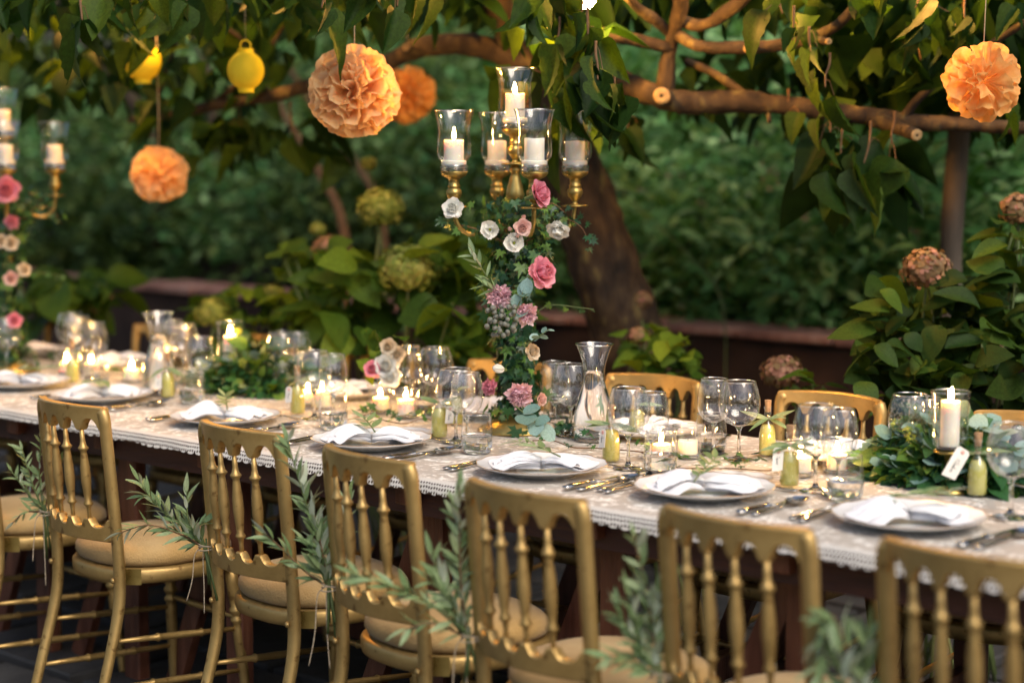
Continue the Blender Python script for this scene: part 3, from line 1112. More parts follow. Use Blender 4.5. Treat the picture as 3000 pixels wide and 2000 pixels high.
for args in (
        # right of the candelabra
        (1700, 70, 4.7, 60, 60, 8, .14), (1610, 10, 4.75, 50, 40, 5, .13), (1720, 190, 4.65, 45, 70, 9, .155), (1640, 170, 4.72, 20, 50, 4, .12),
        (1745, 270, 4.6, 40, 50, 6, .15), (1800, 330, 4.7, 40, 50, 5, .15), (1560, 60, 4.8, 40, 40, 4, .13), (1850, 420, 5.6, 40, 40, 5, .14), (1640, 290, 4.75, 20, 40, 3, .13),
        # cluster above the long branch
        (2280, 70, 4.8, 50, 50, 4, .13), (2325, 150, 4.8, 35, 40, 4, .13), (2370, 230, 4.85, 30, 60, 4, .13), (2430, 290, 4.85, 15, 40, 2, .14),
        (2550, 30, 4.7, 50, 25, 4, .14),
        # long leaves below the branch by the post
        (2470, 500, 5.1, 55, 60, 8, .18), (2550, 520, 5.1, 50, 60, 7, .18), (2430, 430, 5.2, 40, 40, 4, .15), (2620, 480, 5.15, 30, 50, 3, .18), (2310, 370, 5.3, 40, 20, 3, .13),
        # upper left
        (235, 110, 4.6, 30, 30, 3, .19), (130, 0, 4.8, 80, 40, 5, .14), (350, 0, 4.8, 80, 40, 5, .14), (490, 30, 4.8, 60, 40, 6, .145), (570, 60, 4.8, 30, 30, 3, .14),
        (640, 0, 4.8, 40, 25, 3, .15), (800, -20, 5.0, 40, 25, 3, .14), (920, 20, 5.0, 50, 40, 5, .15), (950, 70, 4.5, 25, 25, 2, .17), (1120, 10, 4.5, 50, 40, 4, .16), (1160, 60, 4.5, 20, 20, 1, .15),
        (30, 30, 4.9, 60, 40, 5, .15), (405, 165, 5.5, 25, 25, 4, .13), (1230, 0, 4.9, 50, 30, 4, .14),
        # below the left branch
        (850, 430, 6.4, 110, 40, 9, .15), (700, 430, 6.5, 100, 50, 7, .15),
        # upper right
        (2700, 60, 4.9, 90, 50, 9, .15), (2830, 90, 4.95, 60, 50, 4, .15), (2960, 30, 4.9, 60, 40, 6, .15), (2690, 210, 5.1, 90, 50, 6, .14), (2960, 350, 4.95, 30, 20, 2, .13)):
    cluster(*args)

# the rest of the crown: too many leaves to pick apart
cr2 = random.Random(31)
ms = []


def fill(u0, u1, v0, v1, d0, d1, n, size):
    for _ in range(n):
        p = at(cr2.uniform(u0, u1), cr2.uniform(v0, v1), d=cr2.uniform(d0, d1))
        a = cr2.uniform(0, 2 * math.pi)
        ax = Vector((math.cos(a) * .7, math.sin(a) * .7, cr2.uniform(-1.2, -.1)))
        ms.append(orient(p, ax, Vector((cr2.uniform(-.6, .6), cr2.uniform(-.6, .6), 1)), size * cr2.uniform(.6, 1.2)))


fill(-200, 1250, -160, 40, 5.0, 7.5, 420, .14)
fill(-200, 900, 40, 190, 5.8, 7.5, 150, .12)
fill(100, 800, 150, 300, 6.0, 7.5, 90, .13)
fill(450, 1000, 330, 470, 6.2, 7.0, 40, .15)
fill(1250, 2300, -160, 10, 5.4, 7.2, 420, .15)
fill(2000, 2500, 130, 330, 5.6, 6.6, 70, .14)
fill(2350, 3300, -160, 130, 5.0, 7.0, 620, .15)
fill(2450, 3200, 100, 330, 5.3, 6.6, 300, .14)
fill(1450, 1800, 60, 420, 4.85, 5.4, 60, .14)
fill(2380, 2650, 400, 560, 5.2, 5.6, 26, .17)
# canopy above the frame, shading the table
for _ in range(3000):
    x, y = cr2.uniform(-8.5, 1.0), cr2.uniform(0.0, 3.2)
    e = ((x + 3.4) / 5.2) ** 2 + ((y - 1.5) / 1.7) ** 2
    if e > 1 + cr2.uniform(-.2, .1):
        continue
    z = 2.45 + 0.7 * (1 - e * .6) * cr2.random() + .12 * abs(x + 3) * .3
    a = cr2.uniform(0, 2 * math.pi)
    ms.append(orient((x, y, z), Vector((math.cos(a), math.sin(a), cr2.uniform(-.9, .1))), Vector((cr2.uniform(-.6, .6), cr2.uniform(-.6, .6), 1)), cr2.uniform(.12, .22)))
fo = ob("foliage", bake(MUL_LO, [Matrix.Translation(-TB) @ m for m in ms], L_MUL), tree)
fo["kind"] = "stuff"

# ------------------------------------------------------------------ warm lamps hung in the tree
def hang_bulb(p, label, cord=0.5, e=None):
    t = thing("hanging_lamp", label, "lamp", p, group="small warm lamps hung in the tree")
    ob("bulb", mk(*lathe([(0.0, -.035), (.018, -.032), (.031, -.016), (.034, 0), (.029, .018), (.016, .032), (.013, .04)], 16), BULB), t)
    ob("socket", mk(*lathe([(.0135, .04), (.016, .042), (.016, .075), (.009, .082), (.004, .085)], 14), WICK), t)
    ob("cord", mk(*tube([(0, 0, .084), (0.005, 0, cord)], .0025, 6), WICK), t)
    return t


hang_bulb(at(1712, -12, d=5.0), "bright warm lamp glowing at the very top above the leaves beside the candelabra")
hang_bulb(at(2545, -190, d=4.95), "warm lamp hidden above the lit yellow leaves over the long branch")
hang_bulb(at(560, -230, d=5.7), "warm lamp above the yellow paper lantern in the upper leaves")
hang_bulb(at(60, -200, d=6.2), "warm lamp above the far candelabra at the end of the table")


# ================================================================== GARDEN PLANTS
def floret_mats(r, c, rad, n, s):
    out = []
    for _ in range(n):
        d = rv(r).normalized()
        if d.z < -0.75:
            d.z *= -1
        p = Vector(c) + Vector((d.x, d.y, d.z * .85)) * rad * r.uniform(.84, 1.1) * (1 + .16 * mnoise.noise(d * 2.2 + Vector(c)))
        t = d.orthogonal().normalized()
        t = Matrix.Rotation(r.uniform(0, 6.28), 3, d) @ t
        out.append(orient(p - t * s * .5, t + d * .15, d, s * r.uniform(.8, 1.2)))
    return out


FLO = [leafgrid(1.0, 0.42, p_rnd, 2, 0.2, 0.1, 0, 1)]


def hydrangea(label, base, heads, leafspec, lm, fm, seed, nstem=7, lsize=.12, group="hydrangea bushes along the garden wall"):
    """leafspec: list of (u, v, depth, su, sv, n)"""
    r = random.Random(seed)
    t = thing("hydrangea_bush", label, "plant", base, group=group)
    B = Vector(base)
    for u, v, d, rad, *fmo in heads:
        c = at(u, v, d=d)
        mt = fmo[0] if fmo else fm
        me = bake(FLO, [Matrix.Translation(-B) @ m for m in floret_mats(r, c, rad, int(430 * (rad / .08)), .019)], mt)
        o = ob("flower_head", me, t)
        v2, f2 = lathe([(0.0, -rad * .75), (rad * .7, -rad * .35), (rad * .86, 0), (rad * .7, rad * .5), (0, rad * .72)], 10)
        ob("flower_core", mk(v2, f2, mt), o, c - B)
        pts = smooth_path([c - Vector((0, 0, rad * .6)), c * .7 + B * .3 + Vector((r.uniform(-.04, .04), r.uniform(-.04, .04), .0)), B + Vector((r.uniform(-.15, .15), r.uniform(-.1, .1), 0))], 4)
        wmesh("stem", tube(pts, [.004 + .003 * i / len(pts) for i in range(len(pts))], 6), GSTEM, t)
    for u, v, d, su, sv, n in leafspec:
        for _ in range(n):
            p = at(r.uniform(u - su, u + su), r.uniform(v - sv, v + sv), d=d + r.uniform(-.18, .18))
            a = r.uniform(0, 2 * math.pi)
            ax = Vector((math.cos(a), math.sin(a), r.uniform(-.6, .7)))
            nr = Vector((-FWD[0] * .5, -FWD[1] * .5, 0)) + Vector((r.uniform(-.6, .6), r.uniform(-.6, .6), r.uniform(.5, 1.3)))
            wleaf(lm, t, orient(p, ax, nr, lsize * r.uniform(.65, 1.25)), r=r)
    for k in range(nstem):
        u, v, d, su, sv, n = r.choice(leafspec)
        c = at(r.uniform(u - su, u + su), v - sv * .6, d=d)
        pts = smooth_path([c, c * .5 + B * .5 + Vector((r.uniform(-.1, .1), r.uniform(-.05, .05), .1)), B + Vector((r.uniform(-.15, .15), r.uniform(-.1, .1), 0))], 4)
        wmesh("stem", tube(pts, [.003 + .004 * i / len(pts) for i in range(len(pts))], 6), GSTEM, t)
    return t


def gb(u, v, d):
    p = at(u, v, d=d)
    return (p.x, p.y, 0.0)


hydrangea("tall hydrangea with two large lime green flower heads behind the table left of the candelabra", gb(1160, 900, 5.9),
          [(1115, 612, 6.0, .078), (1195, 790, 5.7, .092), (968, 735, 6.1, .06, F_HYDB), (930, 672, 6.3, .025), (1080, 480, 6.6, .028)],
          [(1130, 880, 5.9, 270, 150, 95), (1290, 800, 5.8, 120, 110, 30), (1380, 960, 5.7, 110, 120, 34), (900, 800, 6.1, 90, 80, 22)], M_HYD, F_HYD, 1, 8, .13)
hydrangea("hydrangea with two small lime green flower heads behind the glass carafe and tall candle", gb(680, 950, 6.4),
          [(625, 918, 6.3, .058), (800, 868, 6.4, .044)],
          [(740, 960, 6.4, 150, 90, 55), (880, 900, 6.4, 80, 80, 22)], M_HYD, F_HYD, 2, 5, .12)
hydrangea("broad leaved plant with small buds beside the far candelabra in front of the wall", gb(190, 870, 7.0),
          [(285, 900, 6.9, .02, F_HYDB), (315, 868, 6.9, .018, F_HYDB)],
          [(190, 870, 7.0, 110, 60, 40), (290, 860, 6.9, 50, 50, 10)], M_HYD, F_HYDB, 3, 6, .16)
hydrangea("large dark hydrangea bush with two faded brown pink heads in front of the wooden post", gb(2800, 1100, 5.1),
          [(2715, 792, 4.95, .066, F_HYDB), (2985, 617, 5.0, .05, F_HYDB)],
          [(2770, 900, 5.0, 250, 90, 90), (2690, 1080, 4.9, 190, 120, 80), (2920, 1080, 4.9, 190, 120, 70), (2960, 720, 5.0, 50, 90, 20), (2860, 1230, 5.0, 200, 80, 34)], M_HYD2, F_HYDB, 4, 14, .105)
hydrangea("single faded pink and green hydrangea head on a low leafy stem before the dark wall", gb(2330, 1150, 5.3),
          [(2293, 1092, 5.2, .056, F_HYDB)], [(2340, 1130, 5.2, 50, 30, 7), (2400, 1140, 5.2, 30, 15, 4)], M_HYD, F_HYDB, 5, 3, .085)
hydrangea("low bright leafy hydrangea with small dried heads at the foot of the tree trunk", gb(1950, 1080, 5.7),
          [(1870, 985, 5.6, .03, F_HYDB), (1470, 1010, 5.8, .04, F_HYDB), (1880, 880, 6.0, .035, F_HYDB)], [(1950, 1040, 5.6, 90, 60, 26), (1880, 1000, 5.7, 60, 40, 9), (2000, 1075, 5.5, 40, 30, 10)], M_HYD, F_HYDB, 6, 5, .09)

# ================================================================== TABLE
TZ = 0.745          # table top; the cloth lies above it
CZ = 0.752
table = thing("trestle_table", "long dark maroon trestle table running the whole length of the scene", "table", (-1.6, 0.285, 0))
tabr = random.Random(4)
for k in range(5):
    y0 = -0.20 + k * 0.1955
    for x0, x1 in ((-6.6, -4.21), (-4.2, -1.81), (-1.8, 0.69), (0.7, 3.1)):
        wmesh("plank", bevbox(x0, x1 - .004, y0, y0 + .192, TZ - 0.032, TZ, .003), WOOD_TOP, table, False)
wmesh("apron", box(-6.5, 3.0, -0.14, -0.115, TZ - .10, TZ - .033), WOOD_TOP, table, False)
wmesh("apron", box(-6.5, 3.0, 0.685, 0.71, TZ - .10, TZ - .033), WOOD_TOP, table, False)


def trestle(x):
    for y in (-0.06, 0.63):
        # broad upright and a slanted leg, as a folding horse
        wmesh("leg", bevbox(x - .035, x + .035, y - .02, y + .02, 0.0, TZ - .034, .004), WOOD_RED, table, False)
        s = MB()
        pts = [Vector((x - .03, y + .035, TZ - .06)), Vector((x - .33, y + .035, 0.0))]
        d = (pts[1] - pts[0]).normalized()
        n_ = Vector((d.z, 0, -d.x))
        v = []
        for p in pts:
            for sx, sy in ((-1, -1), (1, -1), (1, 1), (-1, 1)):
                v.append(p + n_ * .03 * sx + Vector((0, .014 * sy, 0)))
        wmesh("slanted_leg", (v, [(0, 1, 2, 3), (4, 7, 6, 5), (0, 4, 5, 1), (1, 5, 6, 2), (2, 6, 7, 3), (3, 7, 4, 0)]), WOOD_RED, table, False)
    wmesh("crossbar", bevbox(x - .03, x + .03, -.17, .74, TZ - .075, TZ - .0345, .003), WOOD_RED, table, False)
    wmesh("crossbar", bevbox(x - .018, x + .018, -.038, .608, .26, .32, .003), WOOD_RED, table, False)


for x in (-5.0, -3.9, -2.75, -1.64, -1.2, -0.74, .0, .55, 1.03, 2.0):
    trestle(x)

# cloth: linen top with lace, crochet border hanging over the near and far edge
cloth = thing("tablecloth", "beige linen cloth with cream lace pattern and scalloped white crochet border on the long table", "tablecloth", (0, 0, 0))
LACE, LEDGE = lace_top_mat(), lace_edge_mat()
cv, cf = [], []
nx, ny = 330, 26
for i in range(nx + 1):
    x = -6.55 + 9.6 * i / nx
    for j in range(ny + 1):
        y = -0.205 + 0.99 * j / ny
        z = CZ + 0.0022 * mnoise.noise(Vector((x * 2.2, y * 3.5, 0))) + .0012 * mnoise.noise(Vector((x * 9, y * 9, 3)))
        cv.append((x, y, z))
for i in range(nx):
    for j in range(ny):
        a = i * (ny + 1) + j
        cf.append((a, a + ny + 1, a + ny + 2, a + 1))
ob("cloth_top", mk(cv, cf, LACE), cloth)
for side, ye in ((-1, -0.205), (1, 0.785)):
    n = 2400
    rows = [0.0, .004, .009, .016, .026, .036, .044]
    v, f, uvs = [], [], []
    for i in range(n + 1):
        x = -6.55 + 9.6 * i / n
        xs_ = x + .012 * mnoise.noise(Vector((x * 5, 3, side)))
        sc = abs(math.sin(math.pi * xs_ / 0.030)) ** 0.7
        drop = 0.027 + (0.006 + .005 * mnoise.noise(Vector((x * 11, 9, side)))) * sc + .009 * mnoise.noise(Vector((x * 3.1, 0, side)))
        z0 = CZ + 0.0022 * mnoise.noise(Vector((x * 2.2, ye * 3.5, 0))) + .0012 * mnoise.noise(Vector((x * 9, ye * 9, 3)))
        wv_ = .005 * mnoise.noise(Vector((x * 7, 5, side))) + .003 * math.sin(x * 41)
        for k, q in enumerate(rows):
            t = q / .044
            L = t * drop
            out = .008 * math.sin(min(1, t * 2.2) * math.pi / 2) + (wv_ + .010) * t * .9
            v.append((x, ye + side * (out + L * 0.35), z0 - L * 0.90 * (0.35 + .65 * t)))
            uvs.append((x, L))
    m = len(rows)
    for i in range(n):
        for k in range(m - 1):
            a = i * m + k
            f.append((a, a + m, a + m + 1, a + 1))
    me = mk(v, f, LEDGE)
    ul = me.uv_layers.new(name="UVMap")
    idx = np.empty(len(me.loops), dtype=np.int32)
    me.loops.foreach_get("vertex_index", idx)
    ul.data.foreach_set("uv", np.array(uvs, dtype=np.float32)[idx].ravel())
    ob("crochet_border", me, cloth)
CT = CZ + 0.002


# ================================================================== CHAIRS
def chair_meshes():
    H = {}
    hw, bul = 0.153, 0.046

    def yb(x, z):      # the curved, slightly reclined back (y forward to the table)
        return -bul * (1 - min(1, abs(x) / hw) ** 2) - 0.075 * (z - 0.60)
    sp = [-.087, -.029, .029, .087]

    def rail(top, bot, n=88, th=.011):
        v, f = [], []
        for i in range(n + 1):
            x = -hw + 2 * hw * i / n
            zt, zb = top(x), bot(x)
            ring = []
            for yy, zz in ((-th, zb + .0025), (-th, zt - .0035), (-th * .75, zt - .0005), (th * .75, zt - .0005), (th, zt - .0035), (th, zb + .0025), (th * .75, zb), (-th * .75, zb)):
                ring.append((x, yb(x, zz) + yy, zz))
            v += ring
        for i in range(n):
            for k in range(8):
                a, b = i * 8 + k, i * 8 + (k + 1) % 8
                f.append((a, a + 8, b + 8, b))
        f.append(tuple(range(8)))
        f.append(tuple(n * 8 + k for k in range(7, -1, -1)))
        return v, f
    edges = [-.151] + sp + [.151]

    def scal(x, z0, amp, pw, tipw=.006):
        for a, b in zip(edges[:-1], edges[1:]):
            if a <= x <= b:
                hwid = (b - a) / 2 - tipw
                t = abs(x - (a + b) / 2) / hwid
                return z0 + amp * (max(0.0, 1 - min(1, t) ** pw) if t < 1 else 0)
        return z0

    def rtop(x):
        q = abs(x) / hw
        z = .857 + .004 * (1 - q * q)
        return z

    def rbot(x):
        return scal(x, .796, .030, 2.6)
    H["top_rail"] = mk(*rail(rtop, rbot, th=.0115), GOLD)

    H["top_rail"].set_sharp_from_angle(angle=R(38))

    def ltop(x):
        return scal(x, .572, -.021, 3.0, .008)
    H["lower_rail"] = mk(*rail(ltop, lambda x: .513 + .004 * (1 - (x / hw) ** 2)), GOLD)
    H["lower_rail"].set_sharp_from_angle(angle=R(38))
    # rear leg: one bent piece from the foot to the rounded shoulder
    for s, nm in ((-1, "rl0"), (1, "rl1")):
        P = smooth_path([(s * .161, -.085, 0), (s * .158, -.040, .16), (s * .155, .006, .33), (s * .155, .012, .44), (s * .155, .004, .56), (s * .154, -.008, .70), (s * .154, -.0165, .79), (s * .1535, -.020, .828), (s * .143, -.022, .852)], 5)
        m = len(P)
        rad = [.0135 + .0035 * min(1, max(0, p.z / .35)) for p in P]
        rad[-1] = .009
        rad[-2] = .0125
        H[nm] = mk(*tube(P, rad, 12, .85), GOLD)
    for k, x in enumerate(sp):
        pr_ = [(.0052, .560), (.0055, .590), (.0065, .600), (.0120, .606), (.0120, .609), (.0080, .616), (.0098, .635), (.0128, .668), (.0120, .70), (.0082, .735), (.0078, .742), (.0128, .748), (.0135, .751), (.0085, .757), (.0062, .77), (.0052, .806)]
        v, f = lathe([(r_, z) for r_, z in pr_], 12)
        v = [(p[0] + x, p[1] + yb(x, p[2]), p[2]) for p in v]
        H["sp%d" % k] = mk(v, f, GOLD)

    def sup(a, b, n=40, e=2.5):
        out = []
        for i in range(n):
            t = 2 * math.pi * i / n
            c, s = math.cos(t), math.sin(t)
            x = a * math.copysign(abs(c) ** (2 / e), c)
            y = b * math.copysign(abs(s) ** (2 / e), s)
            out.append((x * (1 + .07 * y / b), y))
        return out

    def stack(levels, n=40, cap=True, wav=0):
        v, f = [], []
        for a, b, z in levels:
            for (x, y) in sup(a, b, n):
                v.append((x, y + .205, z + wav * mnoise.noise(Vector((x * 8, y * 8, z * 5)))))
        for j in range(len(levels) - 1):
            for i in range(n):
                k = (i + 1) % n
                f.append((j * n + i, j * n + k, (j + 1) * n + k, (j + 1) * n + i))
        f.append(tuple(range(n - 1, -1, -1)))
        f.append(tuple(range((len(levels) - 1) * n, len(levels) * n)))
        return v, f
    H["seat_frame"] = mk(*stack([(.188, .188, .396), (.196, .196, .400), (.199, .199, .410), (.199, .199, .428), (.194, .194, .435), (.17, .17, .436)]), GOLD)
    H["seat"] = mk(*stack([(.168, .168, .4365), (.184, .184, .440), (.191, .191, .452), (.190, .190, .466), (.181, .181, .479), (.155, .155, .489), (.10, .10, .495), (.04, .04, .497)], 48, wav=.004), SUEDE)
    for s, nm in ((-1, "fl0"), (1, "fl1")):
        pr_ = [(.0105, 0), (.012, .01), (.0155, .20), (.016, .235), (.0125, .245), (.018, .252), (.018, .258), (.0125, .265), (.0125, .270), (.0185, .278), (.0185, .285), (.013, .292), (.016, .31), (.019, .36), (.018, .398)]
        v, f = lathe(pr_, 14)
        v = [(p[0] + s * (.150 + .03 * (1 - p[2] / .4)), p[1] + .350 + .028 * (1 - p[2] / .4), p[2]) for p in v]
        H[nm] = mk(v, f, GOLD)

    def stretcher(a, b):
        a, b = Vector(a), Vector(b)
        L = (b - a).length
        pr_ = [(.0055, 0), (.0075, .22), (.0078, .30), (.0115, .318), (.0115, .326), (.0085, .345), (.0095, .5), (.0085, .655), (.0115, .674), (.0115, .682), (.0078, .70), (.0075, .78), (.0055, 1)]
        v, f = lathe([(r_, z * L) for r_, z in pr_], 10)
        M = Matrix.Translation(a) @ (b - a).to_track_quat('Z', 'Y').to_matrix().to_4x4()
        return [M @ Vector(p) for p in v], f
    st = [((-.157, .0, .262), (-.162, .365, .232)), ((.157, .0, .262), (.162, .365, .232)), ((-.157, -.03, .145), (-.17, .37, .12)), ((.157, -.03, .145), (.17, .37, .12)), ((-.165, .36, .262), (.165, .36, .262))]
    for k, (a, b) in enumerate(st):
        H["st%d" % k] = mk(*stretcher(a, b), GOLD)
    v, f = lathe([(.0075, 0), (.007, .003), (.004, .0055), (0, .006)], 10)
    M = Matrix.Rotation(R(90), 4, 'X')
    H["cap"] = mk([M @ Vector(p) for p in v], f, GOLD)
    # metal plate wrapped round the seat frame beside the leg
    v, f = [], []
    for i in range(7):
        t = R(-56 + i * 3.2)
        for z in (.3955, .4365):
            c, s = math.cos(t), math.sin(t)
            x = .2005 * math.copysign(abs(c) ** .8, c)
            y = .2005 * math.copysign(abs(s) ** .8, s)
            v.append((x * (1 + .07 * y / .2), y + .205, z))
    for i in range(6):
        f.append((2 * i, 2 * i + 2, 2 * i + 3, 2 * i + 1))
    H["corner_plate"] = mk(v, f, BRASS)
    return H


CH = chair_meshes()


def make_chair():
    t = thing("banquet_chair", "chair", "chair")
    ob("top_rail", CH["top_rail"], t)
    ob("lower_rail", CH["lower_rail"], t)
    for k in (0, 1):
        o = ob("rear_leg", CH["rl%d" % k], t)
        s = (-1, 1)[k]
        ob("screw_cap", CH["cap"], o, (s * .155, -.0065, .418))
        ob("front_leg", CH["fl%d" % k], t)
    for k in range(4):
        ob("spindle", CH["sp%d" % k], t)
    fr = ob("seat_frame", CH["seat_frame"], t)
    ob("corner_plate", CH["corner_plate"], fr)
    ob("seat_cushion", CH["seat"], t)
    for k in range(5):
        ob("stretcher", CH["st%d" % k], t)
    return t


proto = make_chair()
first = [True]


def place_chair(x, y, rz, label, group):
    t = proto if first[0] else copy_tree(proto)
    first[0] = False
    t.location = (x, y, 0)
    t.rotation_euler = (0, 0, rz)
    t["label"] = label
    t["group"] = group
    return t


NG = "gold spindle back chairs on the near side of the table"
near = [(-2.53, -.42, .02, "farthest near side gold chair, tucked under the far end of the table"),
        (-1.48, -.42, -.06, "gold chair with only its tan seat and legs showing at the picture's edge"),
        (-.915, -.425, -.08, "gold chair with thin airy olive sprigs, before the far carafe"),
        (-.265, -.41, -.09, "gold chair whose olive bunch droops sideways with two long loose twine ends"),
        (.228, -.47, -.16, "gold chair before the candelabra with a tall upright olive branch"),
        (.745, -.555, -.10, "gold chair with a long silvery olive branch crossing its neighbour"),
        (1.193, -.515, -.04, "slightly blurred gold chair with a bushy olive bunch"),
        (1.625, -.49, -.02, "nearest, most blurred gold chair with pale drooping olive leaves")]
for x, y, rz, lab in near:
    place_chair(x, y, rz, lab, NG)
FG = "gold chairs on the far side of the table"
far = [(-.14, .93, math.pi + .03, "far side gold chair with rounded top rail just right of the water carafe"),
       (.44, .93, math.pi - .02, "far side gold chair behind the two large empty wine glasses"),
       (1.01, .94, math.pi, "far side gold chair behind the tall right hand candle and foliage"),
       (-.70, .94, math.pi + .02, "far side gold chair directly behind the flowered candelabra column"),
       (-1.28, .95, math.pi, "far side gold chair behind the white roses"),
       (-1.86, .95, math.pi + .02, "far side gold chair hidden behind the big leafy centrepiece"),
       (-2.44, .95, math.pi, "far side gold chair between the carafe and the tall lit candle"),
       (-3.02, .95, math.pi, "far side gold chair behind the cluster of blurred far wine glasses"),
       (-3.60, .95, math.pi, "farthest far side gold chair behind the second candelabra"),
       (1.60, .95, math.pi, "far side gold chair nearest the camera, mostly out of the picture")]
for x, y, rz, lab in far[:9]:
    place_chair(x, y, rz, lab, FG)


# ------------------------------------------------------------------ olive bunches tied to the chairs
def olive_branch(t, pts, seed, n, size, T, droopy=0.0):
    """pts in world; leaves in opposite pairs along the stem."""
    r = random.Random(seed)
    P = smooth_path(pts, 8)
    m = len(P)
    wmesh("stem", tube(P, [.0028 - .0018 * i / m for i in range(m)], 6), TWIGM if r.random() < .4 else GSTEM, t)
    for i in range(n):
        q = 0.12 + 0.88 * (i + r.uniform(-.3, .3)) / n
        k = min(m - 2, max(0, int(q * (m - 1))))
        p = P[k]
        d = (P[k + 1] - P[k]).normalized()
        a = r.uniform(0, 2 * math.pi)
        s = d.orthogonal().normalized()
        s = Matrix.Rotation(a, 3, d) @ s
        ax = d * r.uniform(.5, 1.1) + s * r.uniform(.4, .9) + Vector((0, 0, -droopy))
        if i == n - 1:
            ax = d
        nr = s.cross(d) * r.uniform(-.5, .5) + d.cross(s) * .2 + Vector((0, 0, 1)) - d * .4 - Vector((FWD[0], FWD[1], 0)) * r.uniform(-.3, .8)
        wleaf(M_OLV, t, orient(p, ax, nr, size * r.uniform(.7, 1.15)), r=r)


def bunch(x, y, z, label, branches, seed, size=.052):
    """branches: list of (du, dv) polyline offsets in metres, sideways along the picture and up, plus depth."""
    t = thing("olive_bunch", label, "olive branch", (x, y, z), group="olive bunches tied to the near chairs")
    B = Vector((x, y, z))
    RR, FF = Vector((RGT[0], RGT[1], 0)), Vector((FWD[0], FWD[1], 0)).normalized()
    r = random.Random(seed)
    for j, (pl, n) in enumerate(branches):
        pts = [B + RR * a + Vector((0, 0, b)) + FF * c for a, b, c in pl]
        olive_branch(t, pts, seed * 10 + j, n, size, B)
    # cut stems under the tie
    for j in range(5):
        e = RR * r.uniform(-.01, .035) + Vector((0, 0, -r.uniform(.07, .13))) + FF * r.uniform(-.02, .02)
        wmesh("cut_stem", tube([B + RR * r.uniform(-.006, .006) + Vector((0, 0, .02)), B + e * .5 + RR * .002, B + e], [.0026, .0028, .003], 6), GSTEM, t)
    # twine: loops round post and stems and two loose ends
    lp = []
    for i in range(40):
        a = i / 39 * 3 * 2 * math.pi
        lp.append(B + RR * (.016 + .030 * math.cos(a)) + FF * (.004 + .024 * math.sin(a)) + Vector((0, 0, -.006 + .012 * i / 39 + .004 * math.sin(a * 1.3))))
    wmesh("twine", tube(lp, .0016, 5), TWINE, t)
    for s in (-1, 1):
        L = r.uniform(.13, .2)
        e = [B + RR * (s * .004), B + RR * (-.012 + s * .010) + Vector((0, 0, -.02)), B + RR * (-.015 + s * .014) + Vector((0, 0, -L * .6)), B + RR * (-.016 + s * .018 + r.uniform(-.01, .01)) + Vector((0, 0, -L))]
        wmesh("twine_end", tube(smooth_path(e, 5), .0014, 5), TWINE, t)
    return t


def chp(i, side=-1, z=.55, back=-.012):
    x, y, rz, _ = near[i]
    c, s = math.cos(rz), math.sin(rz)
    lx, ly = side * .177, back
    return x + lx * c - ly * s, y + lx * s + ly * c, z


ci = {n[0]: k for k, n in enumerate(near)}
bunch(*chp(ci[-.915], z=.545), "small airy olive bunch before the tan seat at the picture's edge",
      [([(0, 0, 0), (-.03, .08, 0), (-.06, .17, .02)], 26), ([(0, 0, 0), (-.05, .05, .02), (-.09, .11, .02)], 18), ([(0, 0, 0), (-.01, .10, 0), (.00, .22, 0)], 22), ([(0, 0, 0), (.02, .09, .03), (.05, .14, .03)], 12), ([(0, 0, 0), (-.05, .0, 0), (-.085, -.03, 0)], 12)], 1, .038)
bunch(*chp(ci[-.265], z=.545), "green olive bunch spreading sideways from the second whole chair, above a suede seat",
      [([(0, 0, 0), (-.05, .05, 0), (-.11, .10, 0), (-.155, .165, 0)], 30), ([(0, 0, 0), (-.06, .035, -.01), (-.13, .055, -.01), (-.20, .035, -.01)], 28), ([(0, 0, 0), (-.035, .06, 0), (-.04, .135, .01)], 18), ([(0, 0, 0), (-.06, .03, .01), (-.12, .11, .02), (-.15, .12, .02)], 20), ([(0, 0, 0), (-.02, .04, -.02), (.01, .07, -.03)], 12)], 2, .050)
bunch(*chp(ci[.228], z=.535), "tall upright olive bunch with a second low spray, in front of the candelabra",
      [([(0, 0, 0), (-.02, .10, 0), (-.055, .22, 0), (-.085, .33, 0)], 50), ([(0, 0, 0), (-.05, .04, -.01), (-.10, .09, -.01), (-.135, .125, -.02)], 18), ([(0, 0, 0), (-.01, .08, 0), (-.03, .17, .01)], 30), ([(0, 0, 0), (.02, .1, .04), (.045, .20, .05)], 16), ([(0, 0, 0), (-.02, .05, 0), (-.05, .10, .0)], 16)], 3, .058)
bunch(*chp(ci[.745], z=.535), "silvery olive bunch with one long branch crossing the neighbouring chair",
      [([(0, 0, 0), (-.07, .07, -.02), (-.14, .105, -.03), (-.225, .135, -.03)], 34), ([(0, 0, 0), (-.012, .10, 0), (-.015, .20, 0), (-.015, .30, 0)], 46), ([(0, 0, 0), (-.04, .08, 0), (-.07, .17, 0)], 24), ([(0, 0, 0), (-.07, .03, -.01), (-.12, .02, -.02)], 16), ([(0, 0, 0), (-.03, .07, -.01), (-.08, .12, -.01)], 16)], 4, .052)
bunch(*chp(ci[1.193], z=.54), "bushy out of focus olive bunch on the last chair but one before the camera",
      [([(0, 0, 0), (-.03, .07, 0), (-.055, .15, 0)], 30), ([(0, 0, 0), (-.015, .12, 0), (-.045, .26, 0)], 26), ([(0, 0, 0), (-.05, .03, -.01), (-.09, .04, -.02)], 20), ([(0, 0, 0), (0, .08, 0), (.0, .15, 0)], 30), ([(0, 0, 0), (-.04, .06, 0), (-.08, .13, 0)], 24), ([(0, 0, 0), (.02, .1, .05), (.03, .17, .06)], 12)], 5, .050)
